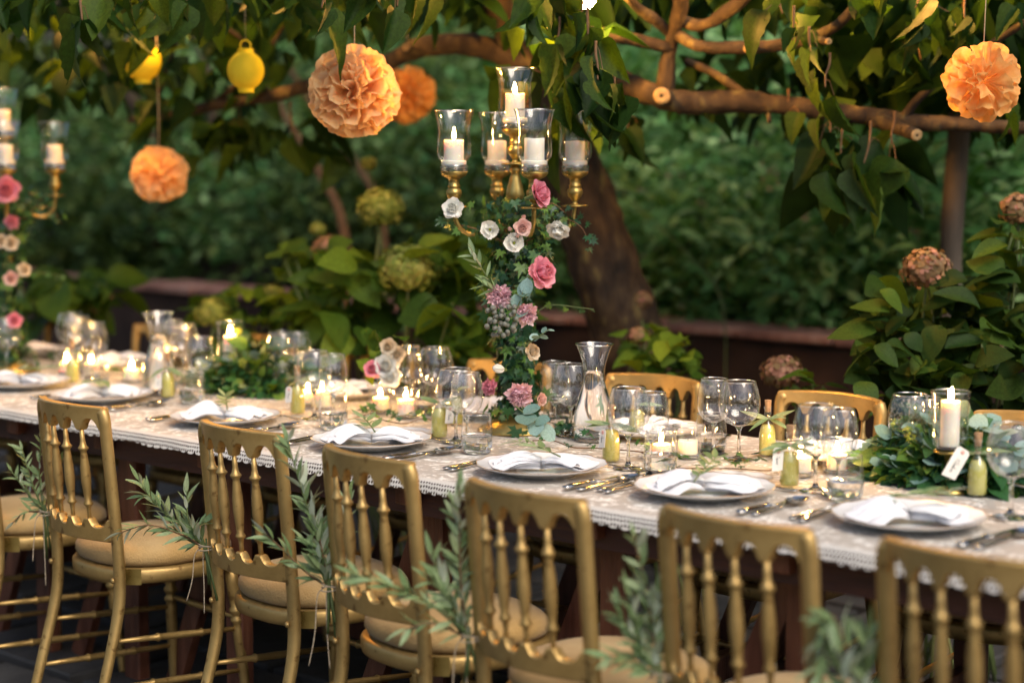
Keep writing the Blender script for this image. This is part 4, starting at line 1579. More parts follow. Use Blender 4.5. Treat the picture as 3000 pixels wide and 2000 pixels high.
bunch(*chp(ci[1.625], z=.52), "pale olive bunch with hanging leaves on the nearest chair",
      [([(0, 0, 0), (-.03, .10, 0), (-.07, .20, 0), (-.085, .13, 0)], 30), ([(0, 0, 0), (-.04, .06, 0), (-.075, .16, 0), (-.10, .06, 0)], 30), ([(0, 0, 0), (-.01, .08, 0), (-.01, .17, 0)], 26), ([(0, 0, 0), (.03, .0, -.02), (.05, -.04, -.02)], 16), ([(0, 0, 0), (-.06, .04, 0), (-.085, -.02, 0)], 18)], 6, .058)


# ================================================================== TABLEWARE
RA = math.atan2(RGT[1], RGT[0])        # heading of the picture's horizontal
FV = Vector((FWD[0], FWD[1], 0)).normalized()
RV = Vector((RGT[0], RGT[1], 0)).normalized()


def scalrim(prof, n=60):
    v, f = lathe(prof, n)
    out = []
    for k, p in enumerate(v):
        r_ = math.hypot(p[0], p[1])
        a = math.atan2(p[1], p[0])
        w_ = max(0, (r_ - .11) / .04)
        s = 1 + .010 * w_ * math.cos(a * 14)
        out.append((p[0] * s, p[1] * s, p[2] + .0008 * w_ * math.cos(a * 14)))
    return out, f


PL_PROF = [(0.0, .0045), (.070, .0045), (.084, .006), (.098, .012), (.110, .0155), (.130, .0195), (.1485, .0245), (.150, .0250), (.1503, .0238), (.1490, .0225), (.130, .0165), (.108, .011), (.094, .006), (.082, .0015), (.080, 0.0), (.076, 0.0), (.074, .002), (0.0, .002)]
M_PLATE = mk(*scalrim(PL_PROF), PORC)
v, f = [], []
for i in range(96):
    a = 2 * math.pi * i / 96
    s = .1497 * (1 + .010 * .98 * math.cos(a * 14))
    zz = .0252 + .0008 * math.cos(a * 14)
    for dr, dz in ((-.0009, 0), (0, .0009), (.0013, 0), (0, -.0009)):
        v.append(((s + dr) * math.cos(a), (s + dr) * math.sin(a), zz + dz))
for i in range(96):
    for k in range(4):
        j, q = (i + 1) % 96, (k + 1) % 4
        f.append((i * 4 + k, j * 4 + k, j * 4 + q, i * 4 + q))
M_PRIM = mk(v, f, RIMG)


def plate(x, y, label, s=1.0, group="white dinner plates with a fine brown rim line"):
    t = thing("dinner_plate" if s > .9 else "side_plate", label, "plate", (x, y, CT), rng.uniform(0, 6), group)
    t.scale = (s, s, s)
    ob("dish", M_PLATE, t)
    ob("rim_line", M_PRIM, t)
    return t


def napkin_mesh(seed, style=0):
    """Linen square pinched at the middle: two wings, each a stack of thin folded sheets fanned a little apart."""
    r = random.Random(seed)
    V, F = [], []
    for wing in (-1, 1):
        nl = 4
        lift = r.uniform(1.1, 2.1) if wing < 0 else r.uniform(.7, 1.2)
        for lay in range(nl):
            yaw = r.uniform(-.30, .30) + (math.pi if wing < 0 else 0)
            L = .128 * (1 - .07 * lay) * r.uniform(.95, 1.02)
            spread = R(34 - 3 * lay + r.uniform(-4, 4))
            p1, p2, p3 = r.uniform(0, 6.28), r.uniform(0, 6.28), r.uniform(2.0, 3.6)
            nu, nv = 18, 22
            for side in (0, 1):          # under and upper ply, joined by the fold at the outer end
                base = len(V)
                for i in range(nu + 1):
                    u = i / nu
                    for j in range(nv + 1):
                        v_ = -1 + 2 * j / nv
                        a = v_ * spread
                        rr = L * u * (1 + .05 * math.cos(v_ * 4 + p1) - (.10 if style else .04) * v_ * v_)
                        x, y = rr * math.cos(a), rr * math.sin(a) * 1.12 + .012 * v_ * (1 - u)
                        z = .010 + .0062 * lay
                        z += lift * .016 * math.sin(math.pi * min(1, u * 1.05)) * (1 - .55 * v_ * v_) * (1 - .10 * lay)
                        z += .0085 * u ** .7 * (1 - .6 * u) * 1.6 * (abs(((v_ * p3 + p2) % 2) - 1) * 2 - 1)
                        z += .0020 * mnoise.noise(Vector((x * 45, y * 45, seed + lay * 3 + wing)))
                        gap = .0030 * math.sqrt(max(0, 1 - u ** 8))
                        z += gap if side else 0
                        x2, y2 = x * math.cos(yaw) - y * math.sin(yaw), x * math.sin(yaw) + y * math.cos(yaw)
                        zmin = .0065 + max(0.0, (math.hypot(x2, y2) - .082)) * .30
                        V.append((x2, y2, max(z, zmin + .0012 * lay + (gap if side else 0))))
                for i in range(nu):
                    for j in range(nv):
                        q = base + i * (nv + 1) + j
                        F.append((q, q + nv + 1, q + nv + 2, q + 1))
    return mk(V, F, NAPK)


M_NAP = [napkin_mesh(s, s % 2) for s in (3, 8, 15, 22, 31, 40, 53)]


def napkin(x, y, rz, k, label):
    t = thing("folded_napkin", label, "napkin", (x, y, CT + .002), rz, "gathered white linen napkins on the plates")
    ob("linen", M_NAP[k % 7], t)
    return t


def sprig(x, y, z, rz, label, seed, L=.15, n=9, size=.055, up=.0):
    t = thing("olive_sprig", label, "olive sprig", (x, y, z), group="olive sprigs laid on the napkins")
    r = random.Random(seed)
    d = Vector((math.cos(rz), math.sin(rz), up))
    B = Vector((x, y, z))
    P = smooth_path([B - d * L * .5, B + Vector((0, 0, .010)), B + d * L * .5 + Vector((0, 0, .012))], 6)
    wmesh("stem", tube(P, [.002 - .001 * i / len(P) for i in range(len(P))], 6), GSTEM, t)
    for i in range(n):
        q = .25 + .75 * i / (n - 1)
        p = P[int(q * (len(P) - 1))]
        s = (-1) ** i
        sd = Vector((-d.y, d.x, 0)) * s
        ax = d * r.uniform(.6, 1.2) + sd * r.uniform(.35, .8) + Vector((0, 0, r.uniform(-.05, .28)))
        wleaf(M_OLV, t, orient(p, ax, Vector((r.uniform(-.4, .4), r.uniform(-.4, .4), 1)), size * r.uniform(.7, 1.2)), r=r)
    return t


# cutlery: handle end at the origin, pointing along +Y
def strip(secs, n=10):
    v, f = [], []
    for y, w_, th, z in secs:
        for i in range(n):
            a = 2 * math.pi * i / n
            v.append((w_ * math.cos(a), y, z + th * math.sin(a)))
    m = len(secs)
    for j in range(m - 1):
        for i in range(n):
            k = (i + 1) % n
            f.append((j * n + i, j * n + k, (j + 1) * n + k, (j + 1) * n + i))
    f.append(tuple(range(n - 1, -1, -1)))
    f.append(tuple(range((m - 1) * n, m * n)))
    return v, f


HAND = [(0, .004, .002, .004), (.004, .0085, .0035, .004), (.02, .0095, .0036, .0045), (.05, .0065, .0034, .005), (.085, .0042, .0032, .006), (.10, .0055, .0036, .0065), (.106, .0036, .003, .0065), (.13, .0032, .0026, .007)]
M_FH = mk(*strip(HAND), STEEL)
b = MB()
b.add(strip([(.13, .0032, .0024, .007), (.142, .009, .0016, .006), (.152, .0115, .0013, .004), (.162, .0115, .0012, .0045)], 10))
for k in range(4):
    x0 = -.0092 + k * .00613
    b.add(tube([(x0, .160, .0045), (x0 * 1.02, .180, .005), (x0 * .98, .2, .009), (x0 * .95, .205, .011)], [.0017, .0016, .0013, .0007], 6))
M_FT = b.mesh(STEEL)
M_KH = mk(*strip([(0, .005, .003, .006), (.004, .0095, .006, .006), (.03, .0092, .0062, .0065), (.07, .0078, .006, .0068), (.09, .0062, .0055, .0068), (.094, .0085, .007, .0068), (.099, .0085, .007, .0068), (.103, .005, .0045, .0068)], 12), STEEL)
M_KB = mk(*strip([(.103, .006, .0022, .0068), (.12, .0085, .0013, .0068), (.17, .0098, .0011, .0068), (.205, .0090, .0010, .0068), (.225, .0045, .0008, .0068), (.229, .001, .0005, .0068)], 8), STEEL)
v, f = [], []
for j in range(11):
    t = j / 10
    wd = .0215 * math.sqrt(max(0, 1 - (2 * t - 1) ** 2)) * (1.1 - .2 * t) + .0012
    for i in range(9):
        s = -1 + i / 4
        dz = .0105 * (1 - s * s) * math.sin(math.pi * t) ** .7
        v.append((s * wd, .128 + .066 * t, .0125 - dz + .003 * t))
for j in range(10):
    for i in range(8):
        a = j * 9 + i
        f.append((a, a + 1, a + 10, a + 9))
M_SB = mk(v, f, STEEL)
M_SB2 = M_SB


def cutlery(kind, x, y, rz, label, s=1.0):
    t = thing({"k": "knife", "f": "fork", "s": "spoon"}[kind], label, {"k": "knife", "f": "fork", "s": "spoon"}[kind], (x, y, CT + .0005), rz, {"k": "steel table knives", "f": "steel table forks", "s": "steel spoons"}[kind])
    t.scale = (s, s, s)
    if kind == "k":
        ob("handle", M_KH, t)
        ob("blade", M_KB, t)
    else:
        ob("handle", M_FH, t)
        ob("tines" if kind == "f" else "bowl", M_FT if kind == "f" else M_SB, t)
    return t


# ---- glassware
def thinlathe(prof, n=32):
    return lathe_open(prof, n)


BIG_P = [(.004, .079), (.014, .081), (.030, .088), (.0415, .100), (.0480, .115), (.0502, .131), (.0490, .150), (.0445, .169), (.0385, .187)]
SML_P = [(.004, .076), (.012, .078), (.026, .086), (.0350, .098), (.0395, .113), (.0408, .130), (.0395, .150), (.0360, .168), (.0320, .184)]
STEM_P = [(.0355, 0.0), (.0358, .0012), (.030, .0024), (.016, .0045), (.0075, .009), (.0042, .018), (.0037, .035), (.0036, .055), (.0042, .068), (.0075, .0755), (.011, .0785), (0.0, .0805)]
M_BIG, M_SML = mk(*thinlathe(BIG_P, 40), G_ETCH), mk(*thinlathe(SML_P, 36), G_ETCH)
M_STEM = mk(*lathe(STEM_P, 28), G_SOLID)


def ring(r_, z, th=.0013, n=36):
    v, f = [], []
    for i in range(n):
        a = 2 * math.pi * i / n
        for k in range(5):
            b_ = 2 * math.pi * k / 5
            q = r_ + th * math.cos(b_)
            v.append((q * math.cos(a), q * math.sin(a), z + th * math.sin(b_)))
    for i in range(n):
        for k in range(5):
            j, q = (i + 1) % n, (k + 1) % 5
            f.append((i * 5 + k, j * 5 + k, j * 5 + q, i * 5 + q))
    return v, f


M_RB, M_RS = mk(*ring(.0385, .187), G_RIM), mk(*ring(.0320, .184), G_RIM)


def wine(p, big, label):
    t = thing("wine_glass", label, "wine glass", (p[0], p[1], CT), rng.uniform(0, 6), "large balloon wine glasses" if big else "smaller white wine glasses")
    ob("bowl", M_BIG if big else M_SML, t)
    ob("stem", M_STEM, t)
    ob("rim", M_RB if big else M_RS, t)
    return t


TUM_P = [(.0330, .004), (.0372, .010), (.0392, .024), (.0390, .045), (.0372, .070), (.0345, .096)]
M_TUM = mk(*thinlathe(TUM_P, 36), G_ETCH)
M_TBASE = mk(*lathe([(.030, 0), (.0335, .002), (.0340, .006), (.030, .0085), (0, .0085)], 28), G_SOLID)
M_TRIM = mk(*ring(.0345, .096, .0012), G_RIM)
M_TWAT = mk(*lathe([(0.0, .0095), (.031, .0095), (.0360, .012), (.0380, .024), (.0380, .040), (.0378, .043), (0, .0428)], 32), G_WATER)


def tumbler(p, label, water=True, s=1.0):
    t = thing("water_tumbler", label, "tumbler", (p[0], p[1], CT), rng.uniform(0, 6), "etched water tumblers")
    t.scale = (s, s, s)
    ob("glass_wall", M_TUM, t)
    ob("base", M_TBASE, t)
    ob("rim", M_TRIM, t)
    if water:
        ob("water", M_TWAT, t)
    return t


CAR_P = [(.049, .004), (.0525, .015), (.054, .035), (.0515, .065), (.045, .095), (.037, .120), (.030, .142), (.0265, .162), (.0265, .178), (.030, .200), (.037, .222), (.0455, .243), (.0475, .247)]
M_CAR = mk(*thinlathe(CAR_P, 40), G_THIN)
M_CBASE = mk(*lathe([(.044, 0), (.050, .002), (.0505, .006), (.045, .012), (0, .010)], 32), G_SOLID)
M_CRIM = mk(*ring(.0475, .247, .0020, 44), G_RIM)
M_CWAT = mk(*lathe([(0, .013), (.044, .014), (.0508, .020), (.0522, .035), (.0498, .065), (.0434, .095), (.0355, .120), (.0287, .142), (.0254, .160), (.0252, .180), (0, .1795)], 36), G_WATER)


def carafe(p, label, water=True):
    t = thing("glass_carafe", label, "carafe", (p[0], p[1], CT), 0, "flared glass carafes")
    ob("glass_wall", M_CAR, t)
    ob("base", M_CBASE, t)
    ob("rim", M_CRIM, t)
    if water:
        ob("water", M_CWAT, t)
    return t


# ---- candles
M_WICK = mk(*tube([(0, 0, 0), (.0005, 0, .005), (.0015, 0, .009)], .0008, 5), WICK)
v, f = lathe([(0.0, 0), (.0028, .003), (.0042, .008), (.0038, .014), (.0022, .021), (.0008, .027), (0, .030)], 8)
M_FLAME = mk(v, f, FLAME)


def waxbody(r_, h, seed):
    n = 28
    v, f = [], []
    prof = [(r_ * .98, 0), (r_, .002), (r_, h * .5), (r_, h - .003), (r_ * .975, h), (r_ * .85, h - .002), (r_ * .5, h - .004), (0, h - .0045)]
    v, f = lathe(prof, n)
    out = []
    for p in v:
        k = 1 + .012 * mnoise.noise(Vector((p[0] * 60, p[1] * 60, p[2] * 40 + seed)))
        dz = .0022 * mnoise.noise(Vector((p[0] * 50, p[1] * 50, seed))) if p[2] > h * .7 else 0
        out.append((p[0] * k, p[1] * k, p[2] + dz))
    return out, f


WAXC = {}


def candle(p, r_, h, lit, label, group="candles", fs=1.0):
    t = thing("candle", label, "candle", p, rng.uniform(0, 6), group)
    key = (round(r_, 4), round(h, 3))
    if key not in WAXC:
        WAXC[key] = mk(*waxbody(r_, h, len(WAXC)), WAX)
    ob("wax", WAXC[key], t)
    ob("wick", M_WICK, t, (0, 0, h - .0045))
    if lit:
        ob("flame", M_FLAME, t, (.001, 0, h + .001), (rng.uniform(-.12, .12), rng.uniform(-.12, .12), rng.uniform(0, 6)), (fs * rng.uniform(1.0, 1.3), fs * rng.uniform(1.0, 1.3), fs * rng.uniform(.8, 1.1)))
    return t


VOT_P = [(.0300, .004), (.0325, .010), (.0330, .030), (.0335, .055), (.0350, .070), (.0375, .078)]
M_VOT = mk(*thinlathe(VOT_P, 32), G_THIN)
M_VB = mk(*lathe([(.026, 0), (.030, .002), (.0305, .006), (.026, .009), (0, .009)], 24), G_SOLID)
M_VR = mk(*ring(.0375, .078, .0012), G_RIM)


def votive(p, lit, label, clabel, h=.034):
    t = thing("votive_glass", label, "votive glass", (p[0], p[1], CT), 0, "small flared votive glasses")
    ob("glass_wall", M_VOT, t)
    ob("base", M_VB, t)
    ob("rim", M_VR, t)
    candle((p[0], p[1], CT + .0095), .0235, h, lit, clabel, "candles in the small votive glasses")
    return t


# ---- liqueur bottles with name tags
BOT_P = [(.0195, .001), (.0215, .006), (.0218, .020), (.0208, .055), (.0185, .068), (.0130, .080), (.0090, .087), (.0082, .095), (.0082, .114), (.0096, .116), (.0096, .122)]
M_BOT = mk(*thinlathe(BOT_P, 24), G_THIN)
M_BL = mk(*lathe([(0, .0005), (.0185, .001), (.0203, .006), (.0206, .018), (.0196, .053), (.0174, .064), (.0140, .0735), (0, .074)], 24), LIMO)
M_CORK = mk(*lathe([(.0068, .108), (.0074, .121), (.0084, .135), (.0082, .1365), (0, .137)], 14), CORK)


def tagcard(parent, w_, h, words, seed):
    """Paper tag: pointed bottom corner, a seal at its head and a handwritten name."""
    b_ = MB()
    pts = [(-w_ / 2, -h), (w_ / 2, -h * .93), (w_ / 2, -.006), (w_ / 2 - .005, 0), (-w_ / 2 + .005, 0), (-w_ / 2, -.006)]
    v = [(x, -.0004, z) for x, z in pts] + [(x, .0004, z) for x, z in pts]
    f = [tuple(range(6)), tuple(range(11, 5, -1))] + [(i, i + 6, (i + 1) % 6 + 6, (i + 1) % 6) for i in range(6)]
    c = ob("name_tag", mk(v, f, CARD, False), parent)
    v, f = lathe([(.0042, 0), (.0048, .0007), (.0030, .0013), (0, .0012)], 12)
    M = Matrix.Translation((0, -.0004, -.008)) @ Matrix.Rotation(R(90), 4, 'X')
    ob("wax_seal", mk([M @ Vector(p) for p in v], f, SEAL), c)
    # handwriting runs down the tag
    pen = []
    z = -h * .36
    glyph = {"A": [(0, 0), (.5, .9), (.65, 1), (.8, .5), (.95, 0), (1.0, .1)], "l": [(0, 0), (.35, .8), (.25, 1.0), (.1, .7), (.3, 0), (.5, .1)], "i": [(0, .1), (.2, .45), (.25, 0), (.5, .1)],
             "c": [(.5, .4), (.2, .45), (.05, .2), (.25, 0), (.6, .1)], "e": [(.05, .2), (.4, .3), (.25, .48), (.05, .2), (.3, 0), (.6, .1)], "n": [(0, .4), (.05, 0), (.25, .42), (.35, .35), (.4, 0), (.6, .1)],
             "a": [(.45, .4), (.15, .4), (.05, .15), (.3, 0), (.45, .4), (.5, 0), (.65, .1)], "o": [(.3, .45), (.05, .25), (.25, 0), (.5, .2), (.3, .45), (.6, .4)], "N": [(0, 0), (.1, .9), (.25, .8), (.6, 0), (.75, .9), (.9, 1)],
             "G": [(.8, .8), (.4, 1), (.05, .5), (.4, 0), (.8, .3), (.5, .4), (.8, .4), (.8, -.3)], "d": [(.45, .4), (.15, .4), (.05, .15), (.3, 0), (.45, .4), (.55, 1), (.5, 0), (.65, .1)]}
    s = w_ * .33
    off = 0.0
    pp = []
    for ch in words:
        gl = glyph[ch]
        for x, y in gl:
            pp.append((-s * .45 + y * s, -.0008, z - (off + x) * s * .95))
        off += max(x for x, y in gl) * .95
    ob("lettering", mk(*tube(smooth_path(pp, 3), .00030, 4), INK), c)
    return c


def bottle(p, label, words=None, tagrot=0.0, tagw=.021, tagh=.046, lean=(0, 0), leaves=3, seed=0, tagoff=(.0, .0, .078), tilt=0.0):
    t = thing("liqueur_bottle", label, "bottle", (p[0], p[1], CT), 0, "little corked bottles of yellow liqueur")
    ob("glass_wall", M_BOT, t)
    ob("liqueur", M_BL, t, (0, 0, .003))
    ob("cork", M_CORK, t)
    r = random.Random(seed)
    v, f = ring(.0092, .093, .0013, 20)
    ob("twine", mk(v, f, TWINE), t)
    if words:
        c = tagcard(t, tagw, tagh, words, seed)
        o = -FV * .0235
        c.location = (o.x + RV.x * tagoff[0], o.y + RV.y * tagoff[0], tagoff[2])
        c.rotation_euler = (R(-6), R(tilt), RA + tagrot)
    for k in range(leaves):
        a = RA + r.uniform(-.7, .7) + (math.pi if k % 2 else 0)
        ax = Vector((math.cos(a), math.sin(a), r.uniform(-.45, .35)))
        wleaf(M_OLV, t, orient(Vector((p[0], p[1], CT + .092)) - FV * .012, ax, Vector((0, 0, 1)) - FV * .6, .062 * r.uniform(.8, 1.2)), r=r)
    return t


# ---------------------------------------------------------------- laying the near side of the table
pl_px = [(64, 1112), (298, 1150), (660, 1213), (1088, 1280.6), (1587.6, 1356), (2064, 1419), (2664, 1503)]
who = ["the far end plate at the picture's edge", "the plate by the far carafe and tall candle", "the plate before the far leafy centrepiece",
       "the plate nearest the two bright votives", "the plate in front of the candelabra and water carafe", "the plate behind the next to last chair", "the nearest plate, beside the blue green foliage"]
NX_ = []
for k, (u, v_) in enumerate(pl_px):
    p = at(u, v_, z=.778)
    NX_.append((p.x, p.y))
    plate(p.x, p.y, "white dinner plate, " + who[k])
    nap = napkin(p.x, p.y, RA + (-.12, .1, -.05, .12, -.1, .06, -.08)[k], k, "gathered white napkin on " + who[k])
    sprig(p.x + (.01, 0, .005, -.01, -.01, .0, -.01)[k], p.y + .0, CT + .050, (.5, -.9, 2.5, 2.6, 2.7, 1.9, .4)[k] + (0.3 if k == 4 else 0), "olive sprig on the napkin, " + who[k], 40 + k, .15, 11, .060, .03 if k < 5 else .10)
    # knife and spoon to the right, two forks to the left, dessert spoon above
    if k >= 1:
        cutlery("k", p.x + .178, p.y - .130, R(-3 + rng.uniform(-3, 3)), "steel knife beside " + who[k])
        cutlery("s", p.x + .206, p.y - .118, R(-2 + rng.uniform(-3, 3)), "soup spoon right of the knife, " + who[k])
        cutlery("f", p.x - .172, p.y - .125, R(2 + rng.uniform(-3, 3)), "steel dinner fork beside " + who[k])
        cutlery("f", p.x - .198, p.y - .118, R(2 + rng.uniform(-3, 3)), "outer fork beside " + who[k], .92)
        cutlery("s", p.x + .125, p.y + .165, R(86 + rng.uniform(-5, 5)), "small dessert spoon laid above " + who[k], .8)
# bread plates seen behind two napkins
p = at(1180, 1256, z=.775)
plate(p.x, p.y, "small side plate behind the napkin nearest the bright votives", .56, "small side plates")
p = at(2118, 1395, z=.775)
sp_ = plate(p.x, p.y + .045, "small side plate behind the napkin of the plate behind the next to last chair", .56, "small side plates")


def rimat(u, v_, z):
    p = at(u, v_ + 3, z=CT + z)
    return (p.x, p.y)


def wg(u, v_, big, label):
    return wine(rimat(u, v_, .187 if big else .184), big, label)


wg(207, 915, True, "large wine glass behind the small flame at the far left of the table")
wg(277, 943, False, "smaller wine glass right above the flame at the far left of the table")
wg(535, 947, True, "large wine glass just behind the far carafe's shoulder")
wg(584, 984, False, "wine glass between the far carafe and the left leafy centrepiece")
wg(919, 1026, True, "large wine glass against the right end of the left centrepiece")
wg(976, 1036, False, "smaller wine glass over the glaring flame beside the left centrepiece")
wg(1335, 1077, True, "large wine glass beside the candelabra's foliage, with a name tag bottle at its foot")
wg(1368, 1089, False, "smaller wine glass overlapping the large one beside the candelabra foliage")
wg(1842, 1134, True, "large wine glass right of the water carafe")
wg(1909, 1147, False, "smaller wine glass in front of a far gold chair, with a flame showing below it")
wg(2393, 1183, True, "large wine glass above the cream name tag bottle towards the right")
wg(2459, 1195, False, "smaller wine glass with a glowing orange reflection, left of the blue green foliage")
wg(2968, 1240, True, "very blurred large wine glass cut by the picture's right edge")
tumbler(rimat(280, 1060, .096), "tumbler around the small flame at the far left")
tumbler(rimat(562, 1083, .096), "water tumbler between the far carafe and the plate with the peaked napkin")
tumbler(rimat(975, 1148, .096), "water tumbler in front of the glaring flame by the left centrepiece")
tumbler(rimat(1397, 1208, .096), "water tumbler with spoon leaning by it, beside the candelabra base")
tumbler(rimat(1936, 1260, .096), "water tumbler with a tall flame seen through it")
tumbler(rimat(2478, 1330, .096), "water tumbler between two candles and the blue green foliage")
# far side glasses
wg(2092, 1106, False, "smaller wine glass of the two standing clear before the dark wall")
wg(2167, 1114, True, "large empty wine glass standing clear before a far gold chair")
wg(1626, 1057, False, "smaller wine glass between candelabra foliage and water carafe")
wg(1672, 1064, True, "large wine glass half hidden by the water carafe's neck")
wg(1198, 1011, False, "smaller far wine glass in front of the white roses")
wg(1276, 1016, True, "large far wine glass right of the white roses")
wg(826, 970, True, "large far wine glass behind the left centrepiece")
wg(874, 972, False, "smaller far wine glass behind the left centrepiece")
wg(2667, 1152, True, "large wine glass behind the foliage beside the tall right hand candle")
wg(2716, 1162, False, "smaller wine glass tucked against the tall right hand candle glass")
wg(505, 935, False, "small blurred far wine glass right of the far carafe")
wg(15, 930, True, "far wine glass cut by the picture's left edge")
wg(225, 925, True, "far side large wine glass at the left end of the table")
tumbler(rimat(2084, 1208, .096), "far side tumbler with water behind the two clear wine glasses")
tumbler(rimat(1635, 1160, .096), "far side tumbler behind the candelabra's spilling leaves")
tumbler(rimat(1240, 1110, .096), "far side tumbler behind the two bright votives")
tumbler(rimat(830, 1060, .096), "far side tumbler hidden behind the left centrepiece", False)
carafe(at(1740, 1290, z=CT), "clear water carafe with flared lip right of the candelabra")
carafe(at(468, 1150, z=CT), "far glass carafe lit golden by a candle behind it")
# candles
votive(at(1115, 1208, z=CT), True, "left one of the two bright votive glasses before the candelabra", "lit candle in the left one of the two bright votives")
votive(at(1189, 1222, z=CT), True, "right one of the two bright votive glasses before the candelabra", "lit taller candle in the right one of the two bright votives", .042)
votive(at(386, 1120, z=CT), True, "votive glass alone left of the far carafe", "lit candle in the votive alone left of the far carafe")
votive(at(2015, 1340, z=CT), False, "votive glass whose candle has gone out, behind the two clear wine glasses' feet", "unlit white candle right of the tall flame")
votive(at(1938, 1352, z=CT), True, "votive glass seen through the tumbler in front of it", "lit candle seen through the tumbler with the tall flame")
votive(at(2345, 1392, z=CT), True, "votive glass behind the bottle with the cream tag on the right", "glowing candle behind the cream tag bottle on the right")
votive(at(2452, 1385, z=CT), True, "votive glass behind the tumbler beside the blue green foliage", "glowing candle behind the tumbler beside the blue green foliage")
votive(at(945, 1200, z=CT), True, "votive glass glaring behind the wine glasses by the left centrepiece", "lit candle glaring behind the wine glasses by the left centrepiece", .045)
votive(at(903, 1190, z=CT), True, "votive glass half hidden by foliage, next to the glaring flame", "lit candle half hidden by foliage, next to the glaring flame")
votive(at(477, 1128, z=CT + .0), True, "votive glass burning right behind the far carafe", "lit candle right behind the far carafe", .05)
votive(at(198, 1098, z=CT), True, "votive glass by the yellow bottle at the far left", "lit candle by the yellow bottle at the far left")
votive(at(268, 1105, z=CT), True, "votive glass inside the group of far left glasses", "lit candle among the far left glasses", .038)
# bottles
bottle(at(1287, 1282, z=CT), "yellow liqueur bottle with cream tag and olive twig, left of the near tumbler", "Alice", .15, seed=1, leaves=4, tilt=6, tagoff=(.030, 0, .086))
bottle(at(1335, 1243, z=CT), "yellow liqueur bottle just behind the tagged one, between wine glass stems", None, seed=2, leaves=1)
bottle(at(1790, 1352, z=CT), "yellow liqueur bottle with long olive leaves in front of the water carafe", "Gino", -.9, seed=3, leaves=5, tagoff=(-.02, 0, .082))
bottle(at(1672, 1290, z=CT) + Vector((.12, .12, 0)), "yellow liqueur bottle behind the carafe's foot", None, seed=13, leaves=1)
bottle(at(2248, 1335, z=CT), "corked yellow bottle with a curl of olive leaves, before a far gold chair", None, seed=4, leaves=6)
bottle(at(2312, 1425, z=CT), "corked yellow bottle with big cream tag and dark olive leaves", "Gino", .2, .024, .052, seed=5, leaves=6, tilt=5, tagoff=(-.028, 0, .090))
bottle(at(872, 1212, z=CT), "small yellow bottle with pale tag at the right end of the left centrepiece", "Nina", -.5, seed=6, leaves=3, tagoff=(-.02, 0, .08))
bottle(at(492, 1165, z=CT), "small yellow bottle with pale tag in front of the far carafe", "Anna", -.3, seed=7, leaves=3, tagoff=(-.022, 0, .075))
bottle(at(213, 1120, z=CT), "small yellow bottle beside the far left flames", None, seed=8, leaves=2)
bottle(at(2862, 1452, z=CT), "corked bottle with a white tag leaning over the nearest plate", "Nadia", .1, .032, .072, seed=9, leaves=3, tilt=32, tagoff=(-.035, 0, .105))

# ---------------------------------------------------------------- far side settings
for k in range(-6, 3):
    x = -.02 + .575 * k + .12
    lab = {-6: "farthest", -5: "sixth from the water carafe towards the far end,", -4: "fifth from the water carafe towards the far end,", -3: "fourth from the water carafe towards the far end,", -2: "by the white roses,", -1: "behind the candelabra,", 0: "just right of the water carafe,", 1: "before the corked bottle's far chair,", 2: "behind the blue green foliage,"}[k]
    plate(x, .615, "far side dinner plate " + lab.rstrip(",") + (" setting" if k == -6 else ""))
    napkin(x, .615, RA + 1.2 + rng.uniform(-.2, .2), k + 7, "far side napkin on the plate " + lab.rstrip(","))
    cutlery("k", x - .178, .74, R(180 + rng.uniform(-3, 3)), "far side knife by the plate " + lab.rstrip(","))
    cutlery("f", x + .175, .74, R(180 + rng.uniform(-3, 3)), "far side fork by the plate " + lab.rstrip(","))


# ================================================================== CANDELABRA
CUP_P = [(.0, 0), (.034, .0), (.0355, .0025), (.030, .004), (.010, .005), (.006, .010), (.0085, .016), (.017, .026), (.0205, .036), (.0195, .044), (.0135, .051), (.0165, .053), (.0165, .055), (.0140, .058), (.0140, .071), (.017, .074), (.024, .077), (.032, .083), (.0355, .090), (.0345, .092), (.028, .092), (0, .090)]
M_CUP = mk(*lathe(CUP_P, 28), BRASS)
HUR_P = [(.034, .0065), (.0365, .010), (.0345, .016), (.0320, .021), (.0355, .029), (.0425, .038), (.0445, .052), (.0430, .078), (.0415, .100), (.0430, .122), (.0480, .144), (.0515, .156)]
M_HUR = mk(*thinlathe(HUR_P, 44), G_THIN)
M_HB = mk(*lathe([(.028, 0), (.0345, .001), (.0360, .004), (.0345, .0075), (.029, .0085), (.031, .013), (.0300, .016), (0, .016)], 32), G_SOLID)
M_HR = mk(*ring(.0515, .156, .0014, 48), G_RIM)
M_POOL = mk(*lathe([(0, 0), (.030, 0), (.0325, .002), (.0325, .010), (.030, .013), (0, .013)], 28), WAX)


def hurricane(p, label, group="flared hurricane glasses on the candelabras"):
    t = thing("hurricane_glass", label, "glass shade", p, 0, group)
    ob("glass_wall", M_HUR, t)
    ob("base", M_HB, t)
    ob("rim", M_HR, t)
    return t


